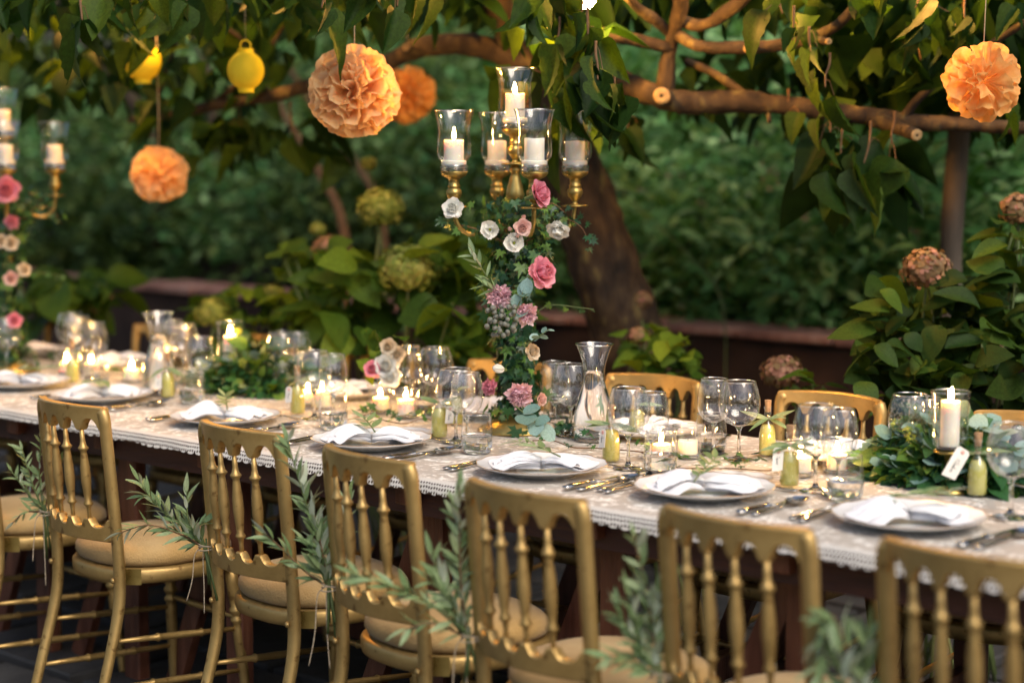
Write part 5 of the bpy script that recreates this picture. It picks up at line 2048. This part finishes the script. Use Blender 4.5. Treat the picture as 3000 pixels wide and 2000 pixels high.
def candelabra(cx, cy, label, which, lits, heights):
    t = thing("candelabra", label, "candelabra", (cx, cy, CT), 0, "tall brass candelabras standing on the table")
    ob("base", mk(*lathe([(0, 0), (.098, 0), (.100, .004), (.095, .007), (.095, .010), (.088, .012), (.088, .015), (.076, .018), (.074, .024), (.050, .030), (.030, .040), (.017, .055), (.012, .075), (0, .075)], 48), BRASS), t)
    st = [(0, .07), (.011, .07), (.012, .11), (.018, .13), (.020, .15), (.011, .18), (.010, .30), (.017, .33), (.022, .37), (.020, .42), (.011, .46), (.010, .52), (.016, .54), (.010, .56), (.0085, .580), (.0085, .600), (.014, .606), (.022, .612), (.0245, .622), (.021, .640), (.013, .668), (.0105, .680), (.0145, .683), (.0145, .690), (.0115, .693), (.0115, .698), (.0, .701)]
    ob("stem", mk(*lathe(st, 24), BRASS), t)
    base = Vector((cx, cy, CT))
    arms = []
    r0 = .165
    names = ("left", "near", "right", "rear")
    for k in range(4):
        ang = math.pi + math.radians(17) + k * math.pi / 2
        d = RV * math.cos(ang) + FV * math.sin(ang)
        e = d * r0
        z0, z1 = .485, .590
        pts = smooth_path([Vector((0, 0, z0 - .01)) + d * .006, Vector((0, 0, z0 + .055)) + d * .028, Vector((0, 0, z0 + .05)) + d * .07, Vector((0, 0, z0 + .035)) + d * .12, Vector((0, 0, z0 + .06)) + d * .155, Vector((0, 0, z1)) + e], 6)
        arm = ob("arm", mk(*tube(pts, .0065, 10, .8), BRASS), t)
        ob("candle_cup", M_CUP, arm, e + Vector((0, 0, z1)))
        arms.append(base + e + Vector((0, 0, z1 + .0915)))
    up = ob("candle_cup", M_CUP, t, (0, 0, .700))
    arms.append(base + Vector((0, 0, .700 + .0915)))
    pos = ["at the picture's left of the ring", "in front of the stem", "at the right of the ring", "at the rear of the ring", "raised highest in the middle"]
    for k, p in enumerate(arms):
        hurricane(p, "flared hurricane glass %s, %s" % (pos[k], which))
        pl = thing("wax_pool", "old melted wax disc under the candle %s, %s" % (pos[k], which), "wax", p + Vector((0, 0, .0165)), 0, "melted wax in the hurricane glasses")
        ob("wax", M_POOL, pl)
        candle(p + Vector((0, 0, .0296)), .0255, heights[k], lits[k], ("lit" if lits[k] else "unlit") + " white candle %s, %s" % (pos[k], which), "pillar candles on the candelabras")
    return base


MC = at(1503, 1268, z=CT)
MC = (MC.x - .021, MC.y + .031)
BC = candelabra(MC[0], MC[1], "tall five light brass candelabra wound with ivy and roses beside the tree trunk", "main candelabra", (True, False, False, False, True), (.052, .055, .050, .052, .062))
lc = at(8, 340, d=6.05)
candelabra(lc.x, lc.y, "far brass candelabra wrapped in ivy, cut by the picture's left edge", "far candelabra", (False, False, False, False, False), (.048, .05, .05, .05, .058))


# ---- ivy garlands
def ivy_garland(cx, cy, label, seed, n=250):
    t = thing("ivy_garland", label, "garland", (cx, cy, CT), 0, "ivy garlands wound round the candelabras")
    r = random.Random(seed)
    B = Vector((cx, cy, CT))
    # woody stem winding up
    for ph in (0, 2.4):
        P = []
        for i in range(60):
            q = i / 59
            a = ph + q * 12
            rad = .030 + .010 * math.sin(q * 9 + ph)
            P.append(B + Vector((rad * math.cos(a), rad * math.sin(a), .03 + q * .55)))
        wmesh("stem", tube(P, .0022, 5), TWIGM, t)
    # horizontal sprays in the ring of arms
    for s, e in ((-1, [(-.03, .50), (-.09, .53), (-.15, .545), (-.185, .555)]), (1, [(.02, .50), (.07, .52), (.12, .56), (.17, .54), (.19, .50)]), (1, [(.02, .46), (.05, .55), (.09, .60), (.13, .575)])):
        P = smooth_path([B + RV * a - FV * .03 + Vector((0, 0, z)) for a, z in e], 5)
        wmesh("stem", tube(P, [.0022 - .0014 * i / len(P) for i in range(len(P))], 5), TWIGM, t)
        for i in range(15):
            p = P[min(len(P) - 1, 3 + int(i / 15 * (len(P) - 3)))]
            ax = rv(r) + Vector((0, 0, -.5)) + RV * s * .5
            wleaf(M_IVY, t, orient(p + rv(r, .02), ax, rv(r) * .6 - FV * .9 + Vector((0, 0, .5)), r.uniform(.028, .046)), r=r)
    # the column itself
    for i in range(n):
        q = r.random() ** .9
        z = .02 + q * .60
        w_ = .050 + .020 * math.sin(z * 17 + 1) + (.060 * max(0, 1 - z / .10)) + (.09 * max(0, (z - .42) / .14))
        a = r.uniform(0, 2 * math.pi)
        d = Vector((math.cos(a), math.sin(a), 0))
        off = (.012 * math.sin(z * 14)) * RV
        p = B + off + d * (w_ * r.uniform(.55, 1.05)) + Vector((0, 0, z))
        ax = d * r.uniform(-.1, .8) + Vector((0, 0, r.uniform(-1.2, -.1))) + rv(r, .7)
        s = r.uniform(.038, .070) if z < .5 else r.uniform(.032, .052)
        wleaf(M_IVY if r.random() < .70 else M_IVYY, t, orient(p, ax, d + Vector((0, 0, .4)) + rv(r, .45), s), r=r)
    # dense dark inner leaves
    ms = []
    for i in range(1700):
        z = .015 + r.random() * .60
        a = r.uniform(0, 2 * math.pi)
        d = Vector((math.cos(a), math.sin(a), 0))
        p = Vector((0, 0, z)) + d * r.uniform(.012, .052 + .05 * max(0, (z - .44) / .14)) + (.012 * math.sin(z * 14)) * RV
        ms.append(orient(p, rv(r) + Vector((0, 0, -.4)), d, r.uniform(.024, .042)))
    o = ob("inner_leaves", bake(IVY, ms, L_IVY), t)
    o["kind"] = "stuff"
    # thin tendrils
    for e in ([(.03, .30), (.09, .335), (.16, .33), (.205, .325)], [(-.03, .27), (-.06, .33), (-.085, .38)]):
        P = smooth_path([B + RV * a - FV * .035 + Vector((0, 0, z)) for a, z in e], 6)
        wmesh("tendril", tube(P, .0012, 5), GSTEM, t)
        for i in range(5):
            p = P[int((i + 1) / 5.2 * len(P))]
            wleaf(M_IVYY, t, orient(p, rv(r) + Vector((0, 0, -.8)), -FV + rv(r, .5), r.uniform(.02, .034)), r=r)
    return t


ivy_garland(MC[0], MC[1], "ivy garland wound round the main candelabra beside the trunk, leaves spilling on the cloth", 3, 262)
ivy_garland(lc.x, lc.y, "blurred ivy garland on the far candelabra at the picture's edge", 4, 110)


# ---- flowers
def petal(W, L, cup, ruff, seed, nt=6, ns=3, wavef=3.0):
    r = random.Random(seed)
    ph = r.uniform(0, 6.28)
    v, f = [], []
    for j in range(nt + 1):
        t = j / nt
        wd = W * (math.sin(math.pi * min(.97, .12 + t * .72)) ** .8)
        for i in range(-ns, ns + 1):
            s = i / ns
            x = s * wd
            y = L * t
            z = cup * L * t * t + .35 * abs(s) ** 2 * wd * (1 - t * .3) + ruff * L * t * math.sin(wavef * math.pi * s + ph)
            v.append((x, y * (1 - .10 * s * s + (ruff * .5 * math.sin(5 * s * math.pi + ph) if t > .8 else 0)), z))
    m = 2 * ns + 1
    for j in range(nt):
        for i in range(m - 1):
            a = j * m + i
            f.append((a, a + 1, a + m + 1, a + m))
    return v, f


def bloom(kind, rad, seed):
    """Flower head facing +Z at the origin."""
    r = random.Random(seed)
    b_ = MB()
    if kind == "rose":
        for lay, (n, tilt, L, W, z) in enumerate(((5, 86, .62, .40, .05), (6, 76, .78, .48, 0), (7, 64, .92, .56, -.10), (7, 48, 1.0, .64, -.20), (5, 30, .95, .62, -.30))):
            for k in range(n):
                a = 2 * math.pi * (k + .5 * lay) / n + r.uniform(-.15, .15)
                M = Matrix.Rotation(a, 4, 'Z') @ Matrix.Translation((0, (.06 + .07 * lay) * rad, z * rad)) @ Matrix.Rotation(R(tilt + r.uniform(-7, 7)), 4, 'X')
                b_.add(petal(W * rad, L * rad, .22 if lay < 3 else -.16, .07, seed * 31 + k + lay * 9), M)
    elif kind == "lisi":
        for lay, (n, tilt, L, W) in enumerate(((3, 62, .9, .62), (5, 34, 1.08, .70))):
            for k in range(n):
                a = 2 * math.pi * (k + .5 * lay) / n + r.uniform(-.15, .15)
                M = Matrix.Rotation(a, 4, 'Z') @ Matrix.Translation((0, .08 * rad, -.15 * rad * lay)) @ Matrix.Rotation(R(tilt + r.uniform(-6, 6)), 4, 'X')
                b_.add(petal(W * rad, L * rad, .15, .09, seed * 17 + k + lay * 9), M)
    elif kind == "carn":
        for k in range(34):
            q = k / 33
            a = k * 2.39996
            M = Matrix.Rotation(a, 4, 'Z') @ Matrix.Translation((0, .03 * rad, -.25 * q * rad)) @ Matrix.Rotation(R(86 - 70 * q + r.uniform(-8, 8)), 4, 'X')
            b_.add(petal(.36 * rad, (.72 + .28 * q) * rad, .0, .20, seed * 13 + k, 4, 3, 3), M)
    elif kind == "bud":
        for k in range(5):
            a = 2 * math.pi * k / 5
            M = Matrix.Rotation(a, 4, 'Z') @ Matrix.Translation((0, .28 * rad, -.7 * rad)) @ Matrix.Rotation(R(84), 4, 'X')
            b_.add(petal(.62 * rad, 1.7 * rad, .22, .03, seed * 7 + k), M)
    return b_


def flower(name, kind, u, v_, rad, mat, label, face=(0, .1, 1), d=4.5, seed=1, centre=None, group="flowers tucked into the candelabra ivy"):
    """face = (right, up, towards the camera)"""
    p = at(u, v_, d=d)
    t = thing(name, label, {"rose": "rose", "lisi": "flower", "carn": "carnation", "bud": "rose bud"}[kind], p, 0, group)
    n = RV * face[0] + Vector((0, 0, 1)) * face[1] - FV * face[2]
    M = n.to_track_quat('Z', 'Y').to_matrix().to_4x4()
    b_ = bloom(kind, rad, seed)
    o = ob("petals", b_.mesh(mat), t)
    o.matrix_local = M
    if centre:
        vv, ff = lathe([(0, -.1 * rad), (.14 * rad, 0), (.12 * rad, .22 * rad), (0, .34 * rad)], 8)
        c = ob("centre", mk(vv, ff, centre), t)
        c.matrix_local = M
    # calyx and short stalk into the ivy
    vv, ff = lathe([(.004, -1.25 * rad), (.006, -.8 * rad), (.30 * rad, -.45 * rad), (.42 * rad, -.22 * rad)], 8)
    c = ob("calyx", mk(vv, [q for q in ff if len(q) == 4], GSTEM), t)
    c.matrix_local = M
    return t


for a in (("rose", "rose", 1327, 611, .023, P_WHITE, "round white rose below the lit candle of the ring", (-.1, .2, 1), 4.44, 1),
          ("lisianthus", "lisi", 1436, 673, .026, P_WHITE, "open white flower with pale throat under the brass arms", (-.1, .1, 1), 4.45, 2, L_UMB),
          ("lisianthus", "lisi", 1506, 712, .028, P_WHITE, "open white flower with green centre, lowest of the white ones by the arms", (0, .15, 1), 4.45, 3, L_UMB),
          ("rose", "rose", 1531, 667, .019, P_BLUSH, "small blush spray rose with buds round it", (.1, .1, 1), 4.44, 4),
          ("rose_bud", "bud", 1534, 637, .0095, P_BLUSH, "blush bud directly over the spray rose", (0, .6, 1), 4.46, 5),
          ("rose_bud", "bud", 1494, 671, .0085, P_BLUSH, "blush bud beside the spray rose, towards the white flowers", (-.4, .5, 1), 4.46, 6),
          ("rose_bud", "bud", 1516, 692, .0085, P_BLUSH, "blush bud just below the spray rose", (0, .3, 1), 4.43, 7),
          ("rose", "rose", 1578, 570, .032, P_PINK, "deep pink rose highest in the ivy, seen from its side", (.9, .3, .5), 4.52, 8),
          ("rose", "rose", 1637, 672, .026, P_WHITE, "white rose hanging below the right arm with a green sepal", (-.2, -.7, .7), 4.55, 9),
          ("rose", "rose", 1585, 800, .036, P_PINK, "large pink rose jutting from the middle of the ivy column", (.7, .3, .7), 4.5, 10),
          ("carnation", "carn", 1463, 870, .036, P_LPINK, "ruffled pink carnation above the grey berries", (-.2, .3, 1), 4.47, 11),
          ("carnation", "carn", 1539, 920, .034, P_LPINK, "ruffled pale pink carnation beside the grey berries", (.3, .1, 1), 4.48, 12),
          ("carnation", "carn", 1522, 1156, .038, P_LPINK, "pale pink carnation just above the brass foot", (.1, 0, 1), 4.44, 13),
          ("carnation", "carn", 1436, 1134, .024, P_PINK, "small deeper pink carnation near the wine glass rim", (-.5, .2, .8), 4.48, 14),
          ("rose_bud", "bud", 1462, 1080, .019, P_WHITE, "long white bud low on the ivy column", (-.7, .2, .6), 4.5, 15),
          ("rose", "rose", 1559, 1032, .019, P_CREAM, "small cream rose at the right of the lower column", (.6, .3, .7), 4.5, 16),
          ("rose", "rose", 1585, 1170, .015, P_BLUSH, "tiny blush rose right of the lowest carnation", (.8, 0, .6), 4.5, 17)):
    cc = a[10] if len(a) > 10 else None
    flower(a[0], a[1], a[2], a[3], a[4], a[5], a[6], a[7], a[8], a[9], cc)
for a in (("rose", "rose", 19, 556, .038, P_PINK, "deep pink blurred rose near the top of the far garland", (.2, .1, 1), 5.85, 21),
          ("carnation", "carn", 35, 650, .028, P_PINK, "small reddish pink flower beneath the far deep pink rose", (.2, .1, 1), 5.85, 22),
          ("rose", "rose", 32, 712, .022, P_CREAM, "cream rose in the middle of the far garland", (.2, .1, 1), 5.85, 23),
          ("rose", "rose", 4, 706, .02, P_CREAM, "cream rose cut by the picture's edge on the far garland", (.2, .1, 1), 5.85, 24),
          ("rose", "rose", 70, 790, .02, P_CREAM, "cream rose standing out at the side of the far garland", (.6, .1, 1), 5.85, 25),
          ("rose", "rose", 32, 816, .021, P_BLUSH, "blush rose low on the far garland", (.2, .1, 1), 5.85, 26),
          ("rose", "rose", 42, 938, .022, P_PINK, "pink flower at the foot of the far garland among the glasses", (.2, .1, 1), 5.85, 27)):
    flower(*a, group="blurred flowers on the far garland")

# berry cluster
bp = at(1472, 932, d=4.46)
bt = thing("berry_cluster", "cluster of round grey green berries between the pink carnations", "berries", bp)
mb = mk(*lathe([(0, -.0072), (.004, -.0062), (.0068, -.002), (.0070, .002), (.0052, .0052), (.0016, .0068), (.0008, .0076), (0, .0074)], 12), BERRY)
r = random.Random(12)
pts = []
while len(pts) < 34:
    p = RV * r.uniform(-.040, .036) + Vector((0, 0, r.uniform(-.042, .032))) - FV * r.uniform(-.006, .020)
    if (p - FV * 0).length < .047 and all((p - q).length > .0118 for q in pts):
        pts.append(p)
    elif r.random() < .002:
        break
for p in pts:
    ob("berry", mb, bt, p, (r.uniform(0, 3), r.uniform(0, 3), 0), r.uniform(.85, 1.08))
wmesh("stalk", tube([bp + FV * .03, bp + FV * .012, bp], .004, 6), GSTEM, bt)


# ---- olive and eucalyptus twigs in the column
def twig(name, label, cat, meshes, pts, n, size, seed, opp=True):
    r = random.Random(seed)
    t = thing(name, label, cat, pts[0])
    P = smooth_path(pts, 6)
    wmesh("stem", tube(P, [.0022 - .0013 * i / len(P) for i in range(len(P))], 5), GSTEM, t)
    for i in range(n):
        q = .2 + .8 * (i + .5) / n
        k = min(len(P) - 2, int(q * (len(P) - 1)))
        d = (P[k + 1] - P[k]).normalized()
        s = Matrix.Rotation(i * 2.2, 3, d) @ d.orthogonal().normalized()
        wleaf(meshes, t, orient(P[k], d * .7 + s * .7, rv(r) * .5 - FV * .5 + Vector((0, 0, .7)), size * r.uniform(.75, 1.2)), r=r)
    return t


twig("olive_twig", "silvery olive twig standing out of the ivy column above the first carnation", "olive twig", M_OLV, [at(1465, 900, d=4.5), at(1432, 820, d=4.48), at(1400, 770, d=4.47), at(1380, 745, d=4.46)], 12, .05, 61)
twig("olive_twig", "second thin olive twig leaning left of the column over the pink flowers", "olive twig", M_OLV, [at(1480, 880, d=4.5), at(1450, 850, d=4.46), at(1410, 830, d=4.45)], 8, .045, 62)
twig("eucalyptus_twig", "grey green eucalyptus twig beside the two carnations", "eucalyptus twig", M_EUC, [at(1500, 960, d=4.47), at(1520, 890, d=4.46), at(1545, 860, d=4.45)], 5, .040, 63)
twig("eucalyptus_twig", "tiny eucalyptus twig sticking out right of the lower column", "eucalyptus twig", M_EUC, [at(1540, 1010, d=4.48), at(1580, 985, d=4.47), at(1608, 965, d=4.46)], 6, .022, 64)
twig("eucalyptus_twig", "round eucalyptus leaves lying at the brass foot of the candelabra", "eucalyptus twig", M_EUC, [at(1510, 1190, d=4.4), at(1555, 1225, d=4.37), at(1585, 1250, d=4.35)], 6, .050, 65)


# ---- ivy trails lying on the cloth
def trail(label, pts, n, size, seed, meshes=None, zoff=.006):
    r = random.Random(seed)
    P3 = [at(u, v_, z=CT + zoff + r.uniform(0, .012)) for u, v_ in pts]
    t = thing("ivy_trail", label, "ivy trail", (P3[0].x, P3[0].y, CT), 0, "ivy trails lying along the middle of the table")
    P = smooth_path(P3, 6)
    wmesh("stem", tube(P, .0016, 5), TWIGM, t)
    for i in range(n):
        p = P[min(len(P) - 1, int((i + r.random()) / n * len(P)))] + Vector((r.uniform(-.02, .02), r.uniform(-.02, .02), r.uniform(0.004, .03)))
        a = r.uniform(0, 6.28)
        wleaf(meshes or (M_IVY + M_IVYY), t, orient(p, Vector((math.cos(a), math.sin(a), r.uniform(-.25, .5))), Vector((r.uniform(-.8, .8), r.uniform(-.8, .8), 1)) - FV * .4, size * r.uniform(.7, 1.25)), r=r)
    return t


trail("ivy trail curling in front of the two bright votives", [(1000, 1235), (1080, 1215), (1130, 1232), (1190, 1240), (1240, 1225), (1290, 1240)], 26, .040, 1)
trail("ivy trail from the candelabra foot past the carafe", [(1560, 1290), (1620, 1290), (1680, 1310), (1750, 1312), (1850, 1320), (1900, 1325)], 24, .034, 2)
trail("ivy trail behind the plate of the next to last chair", [(1880, 1325), (1960, 1365), (2050, 1372), (2150, 1372), (2240, 1378), (2290, 1370)], 26, .036, 3)
trail("ivy trail between the far leafy centrepiece and the tagged bottle", [(830, 1130), (930, 1140), (1010, 1140), (1110, 1135)], 16, .036, 4)
trail("ivy and leaves trailing between the far candles", [(100, 1075), (190, 1085), (300, 1095), (420, 1100)], 18, .04, 5)
trail("green leaves running under the far candelabra", [(-80, 1010), (20, 1035), (100, 1045), (180, 1060)], 20, .045, 6)
trail("ivy bunch spilling right of the brass foot", [(1590, 1240), (1630, 1262), (1665, 1265), (1690, 1250)], 22, .040, 7)
trail("leaves between the right hand candles", [(2300, 1330), (2380, 1345), (2480, 1350), (2560, 1350)], 14, .034, 8)


# ---- leafy centrepieces
def centrepiece(label, u, v_, wide, high, counts, seed, candle_h=None):
    r = random.Random(seed)
    c = at(u, v_, z=CT)
    t = thing("leafy_centrepiece", label, "centrepiece", (c.x, c.y, CT), 0, "leafy centrepieces between the place settings")
    X = Vector((1, 0, 0))
    Yv = Vector((0, 1, 0))
    stuff = []

    def spot(f=1.0):
        a = r.uniform(0, 2 * math.pi)
        q = r.random() ** .5 * f
        hh = high * (1 - q ** 2.2) * r.uniform(.55, 1.0)
        d = X * math.cos(a) + Yv * math.sin(a)
        return c + X * (wide * q * math.cos(a)) + Yv * (wide * .62 * q * math.sin(a)) + Vector((0, 0, .012 + hh)), d, q
    for meshes, n, s in counts:
        for _ in range(n):
            p, d, q = spot()
            ax = d * r.uniform(.3, 1) + Vector((0, 0, r.uniform(-.3, .9) * (1 - q * .6)))
            wleaf(meshes, t, orient(p, ax, Vector((0, 0, 1)) - FV * .5 + rv(r, .6), s * r.uniform(.7, 1.25)), r=r)
    for _ in range(900):
        p, d, q = spot(.95)
        p.z = CT + (p.z - CT) * r.uniform(.1, .9)
        stuff.append(Matrix.Translation(-Vector(t.location)) @ orient(p, d + rv(r, .8), rv(r) + Vector((0, 0, .6)), .045 * r.uniform(.6, 1.2)))
    o = ob("inner_leaves", bake(ELL_LO, stuff, L_MIX), t)
    o["kind"] = "stuff"
    # yellow green umbels on thin stems
    for _ in range(9):
        p, d, q = spot(.9)
        top = p + Vector((0, 0, r.uniform(.01, .05))) + d * .02 - FV * .02
        wmesh("umbel_stem", tube([c + Vector((0, 0, .02)), (c + top) / 2 + Vector((0, 0, .02)), top], .0009, 4), GSTEM, t)
        mm = [orient(Vector((0, 0, 0)) + rv(r, .012) * Vector((1, 1, .5)).length * .7, rv(r), rv(r), r.uniform(.004, .008)) for _ in range(60)]
        ob("umbel", bake(ELL_LO, mm, L_UMB), t, top - Vector(t.location))
    return c


c1 = centrepiece("big leafy centrepiece of ivy and eucalyptus between the far carafe and the wine glasses", 745, 1140, .25, .135,
                 [(M_IVY, 60, .055), (M_MIX, 46, .065), (M_EUC, 26, .040), (M_OLV, 26, .055), (M_HYD, 12, .06)], 11)
c2 = centrepiece("blue green eucalyptus and ivy centrepiece round the tall candle near the right edge", 2775, 1410, .20, .145,
                 [(M_EUC, 70, .042), (M_IVY, 70, .048), (M_MIX, 66, .055), (M_OLV, 16, .05)], 12)
# tall glasses with candles standing in the foliage
TAL_P = [(.030, .004), (.036, .012), (.039, .035), (.0385, .070), (.039, .100), (.0415, .128)]
M_TAL = mk(*thinlathe(TAL_P, 36), G_THIN)
M_TALR = mk(*ring(.0415, .128, .0014, 40), G_RIM)
for u, v_, z0, d, lab in ((2786, 1146, .09, None, "nearest, among the blue green foliage"), (673, 942, .085, None, "far, above the big leafy centrepiece")):
    p = at(u, v_, z=CT + z0 + .128)
    st_ = thing("candle_stand", "hidden brass stand under the tall candle glass " + lab, "stand", (p.x, p.y, CT), 0, "brass stands in the centrepieces")
    ob("stand_body", mk(*lathe([(0, 0), (.045, 0), (.045, .006), (.012, .012), (.010, z0 - .01), (.034, z0 - .004), (.034, z0), (0, z0)], 24), BRASS), st_)
    t = thing("tall_candle_glass", "tall clear glass round a lit candle, " + lab, "candle glass", (p.x, p.y, CT + z0), 0, "tall candle glasses in the centrepieces")
    ob("glass_wall", M_TAL, t)
    ob("rim", M_TALR, t)
    ob("base", M_VB, t)
    candle((p.x, p.y, CT + z0 + .0095), .0205, (.098 if u > 2000 else .075), True, "lit tall candle, " + lab, "tall candles in the centrepieces", 1.15)
# white roses arrangement behind the votives
wp = at(1130, 1120, z=CT)
vt = thing("rose_vase", "low glass vase holding white and blush roses behind the two bright votives", "vase", (wp.x, wp.y, CT))
ob("vase_body", mk(*lathe_open([(.03, 0), (.034, .01), (.034, .07), (.036, .085)], 24), G_THIN), vt)
ob("water", mk(*lathe([(0, .005), (.032, .006), (.032, .055), (0, .055)], 24), G_WATER), vt)
for k, (u, v_, rad, mat, lab) in enumerate(((1132, 1072, .031, P_WHITE, "largest full white rose of the vase behind the votives"), (1144, 1104, .027, P_WHITE, "lower white rose of the vase behind the votives"), (1138, 1016, .021, P_CREAM, "upper cream rose of the vase behind the votives"), (1165, 1038, .020, P_CREAM, "peach cream rose beside the wine glass rim, in the vase"), (1092, 1082, .022, P_PINK, "small pink rose at the side of the vase"))):
    flower("rose", "rose", u, v_, rad, mat, lab, (-.1, .3, 1), 4.98, 70 + k, None, "roses in the low vase")
r = random.Random(4)
for k in range(16):
    p = at(1130 + r.uniform(-60, 60), 1050 + r.uniform(-60, 50), d=5.03)
    wleaf(M_HYD, vt, orient(p, rv(r) + Vector((0, 0, .4)), -FV + rv(r, .5), r.uniform(.04, .06)), r=r)

# ================================================================== PAPER DECORATIONS
def ppetal(seed, n1=9, n2=11):
    """One ruffled tissue petal: fan from the centre out to a scalloped rim, radius 1 along +Y, gathered across X."""
    r = random.Random(seed)
    ph, ph2, ph3 = (r.uniform(0, 6.28) for _ in range(3))
    f1, f2 = r.uniform(1.2, 2.0), r.uniform(2.6, 3.8)
    v, f = [], []
    for j in range(n1 + 1):
        t = j / n1
        for i in range(n2 + 1):
            s = -1 + 2 * i / n2
            wdt = .62 * t ** .75
            a = s * wdt * .62
            rr = t * (1 - .13 * s * s) + (.035 * abs(math.cos(s * 5 + ph)) * (t > .85))
            x = rr * math.sin(a)
            y = rr * math.cos(a)
            z = .10 * t ** 1.5 * math.sin(f1 * s * math.pi + ph2) + .045 * t * t * math.sin(f2 * s * math.pi + ph3) + .05 * math.sin(3 * t + ph) * t
            v.append((x, y, z))
    for j in range(n1):
        for i in range(n2):
            a = j * (n2 + 1) + i
            f.append((a, a + 1, a + n2 + 2, a + n2 + 1))
    return v, f


PP = [ppetal(s) for s in range(9)]
M_PP = [mk(v, f, TISSUE) for v, f in PP]
M_PP2 = [mk(v, f, TISSUE2) for v, f in PP]


def pompom(c, rad, label, n, seed, meshes, face=(0, 0, 1), open_=.0, squash=1.0):
    r = random.Random(seed)
    t = thing("paper_pompom", label, "pompom", c, 0, "peach tissue paper pompoms hanging from the tree")
    F = (RV * face[0] + Vector((0, 0, 1)) * face[1] - FV * face[2]).normalized()
    for k in range(n):
        # directions spread evenly over the ball
        z = 1 - 2 * (k + .5) / n
        a = k * 2.39996 + r.uniform(-.2, .2)
        q = math.sqrt(1 - z * z)
        d = Vector((q * math.cos(a), q * math.sin(a), z))
        side = F.cross(d)
        if side.length < .2:
            side = d.orthogonal()
        nr = Matrix.Rotation(r.uniform(-1.0, 1.0) if d.dot(F) > .3 else r.uniform(-.5, .5), 3, d) @ (d.cross(side.normalized()))
        M = orient((0, 0, 0), d, nr, rad * r.uniform(.90, 1.03))
        o = bpy.data.objects.new("paper_petal", meshes[r.randrange(len(meshes))])
        COL.objects.link(o)
        o.parent = t
        o.matrix_local = M
    ob("thread", mk(*tube([(0, 0, rad * .3), (0.004, 0, rad + .1), (0.0, 0, rad + .42)], .0014, 5), TWINE), t)
    return t


p1 = at(1038, 268, d=4.75)
pompom(p1, .121, "largest peach paper pompom, hanging in front of the left branch", 130, 1, M_PP)
pompom(at(1192, 278, d=6.3), .088 * 1.18, "smaller orange pompom half hidden behind the largest one", 60, 2, M_PP2)
pompom(at(466, 512, d=6.0), .098, "blurred peach pompom hanging low by itself over the far end", 64, 3, M_PP)
pompom(at(2878, 238, d=4.35), .098, "amber pompom with big loose petals before the long branch near the post", 46, 4, M_PP2)


def lantern(c, rad, label):
    t = thing("paper_lantern", label, "lantern", c, 0, "small yellow paper lanterns")
    prof = []
    N = 26
    for i in range(N + 1):
        a = -1.08 + 2.16 * i / N
        prof.append((rad * math.cos(a) * (1 + (.018 if i % 2 else -.006)), rad * 1.0 * math.sin(a) * 1.06))
    z0, z1 = prof[0][1], prof[-1][1]
    ob("paper_body", mk(*lathe_open(prof, 36), YPAPER), t)
    ob("lower_collar", mk(*lathe_open([(rad * .44, z0 - rad * .26), (rad * .42, z0 - rad * .12), (rad * .48, z0 + .001)], 30), YPAPER), t)
    ob("upper_collar", mk(*lathe_open([(rad * .48, z1 - .001), (rad * .42, z1 + rad * .12), (rad * .43, z1 + rad * .24)], 30), YPAPER), t)
    v, f = ring(rad * .28, 0, .0022, 24)
    M = Matrix.Translation((0, 0, z1 + rad * .42)) @ Matrix.Rotation(RA, 4, 'Z') @ Matrix.Rotation(R(90), 4, 'X')
    ob("wire_loop", mk([M @ Vector(p) for p in v], f, YPAPER), t)
    ob("thread", mk(*tube([(0, 0, z1 + rad * .65), (0, 0, z1 + .3)], .001, 4), TWINE), t)
    return t


lantern(at(720, 207, d=5.3), .0535, "round yellow paper lantern hanging clear of the leaves")
lantern(at(418, 180, d=5.9), .060, "yellow lantern half hidden behind dark leaves at the upper left")
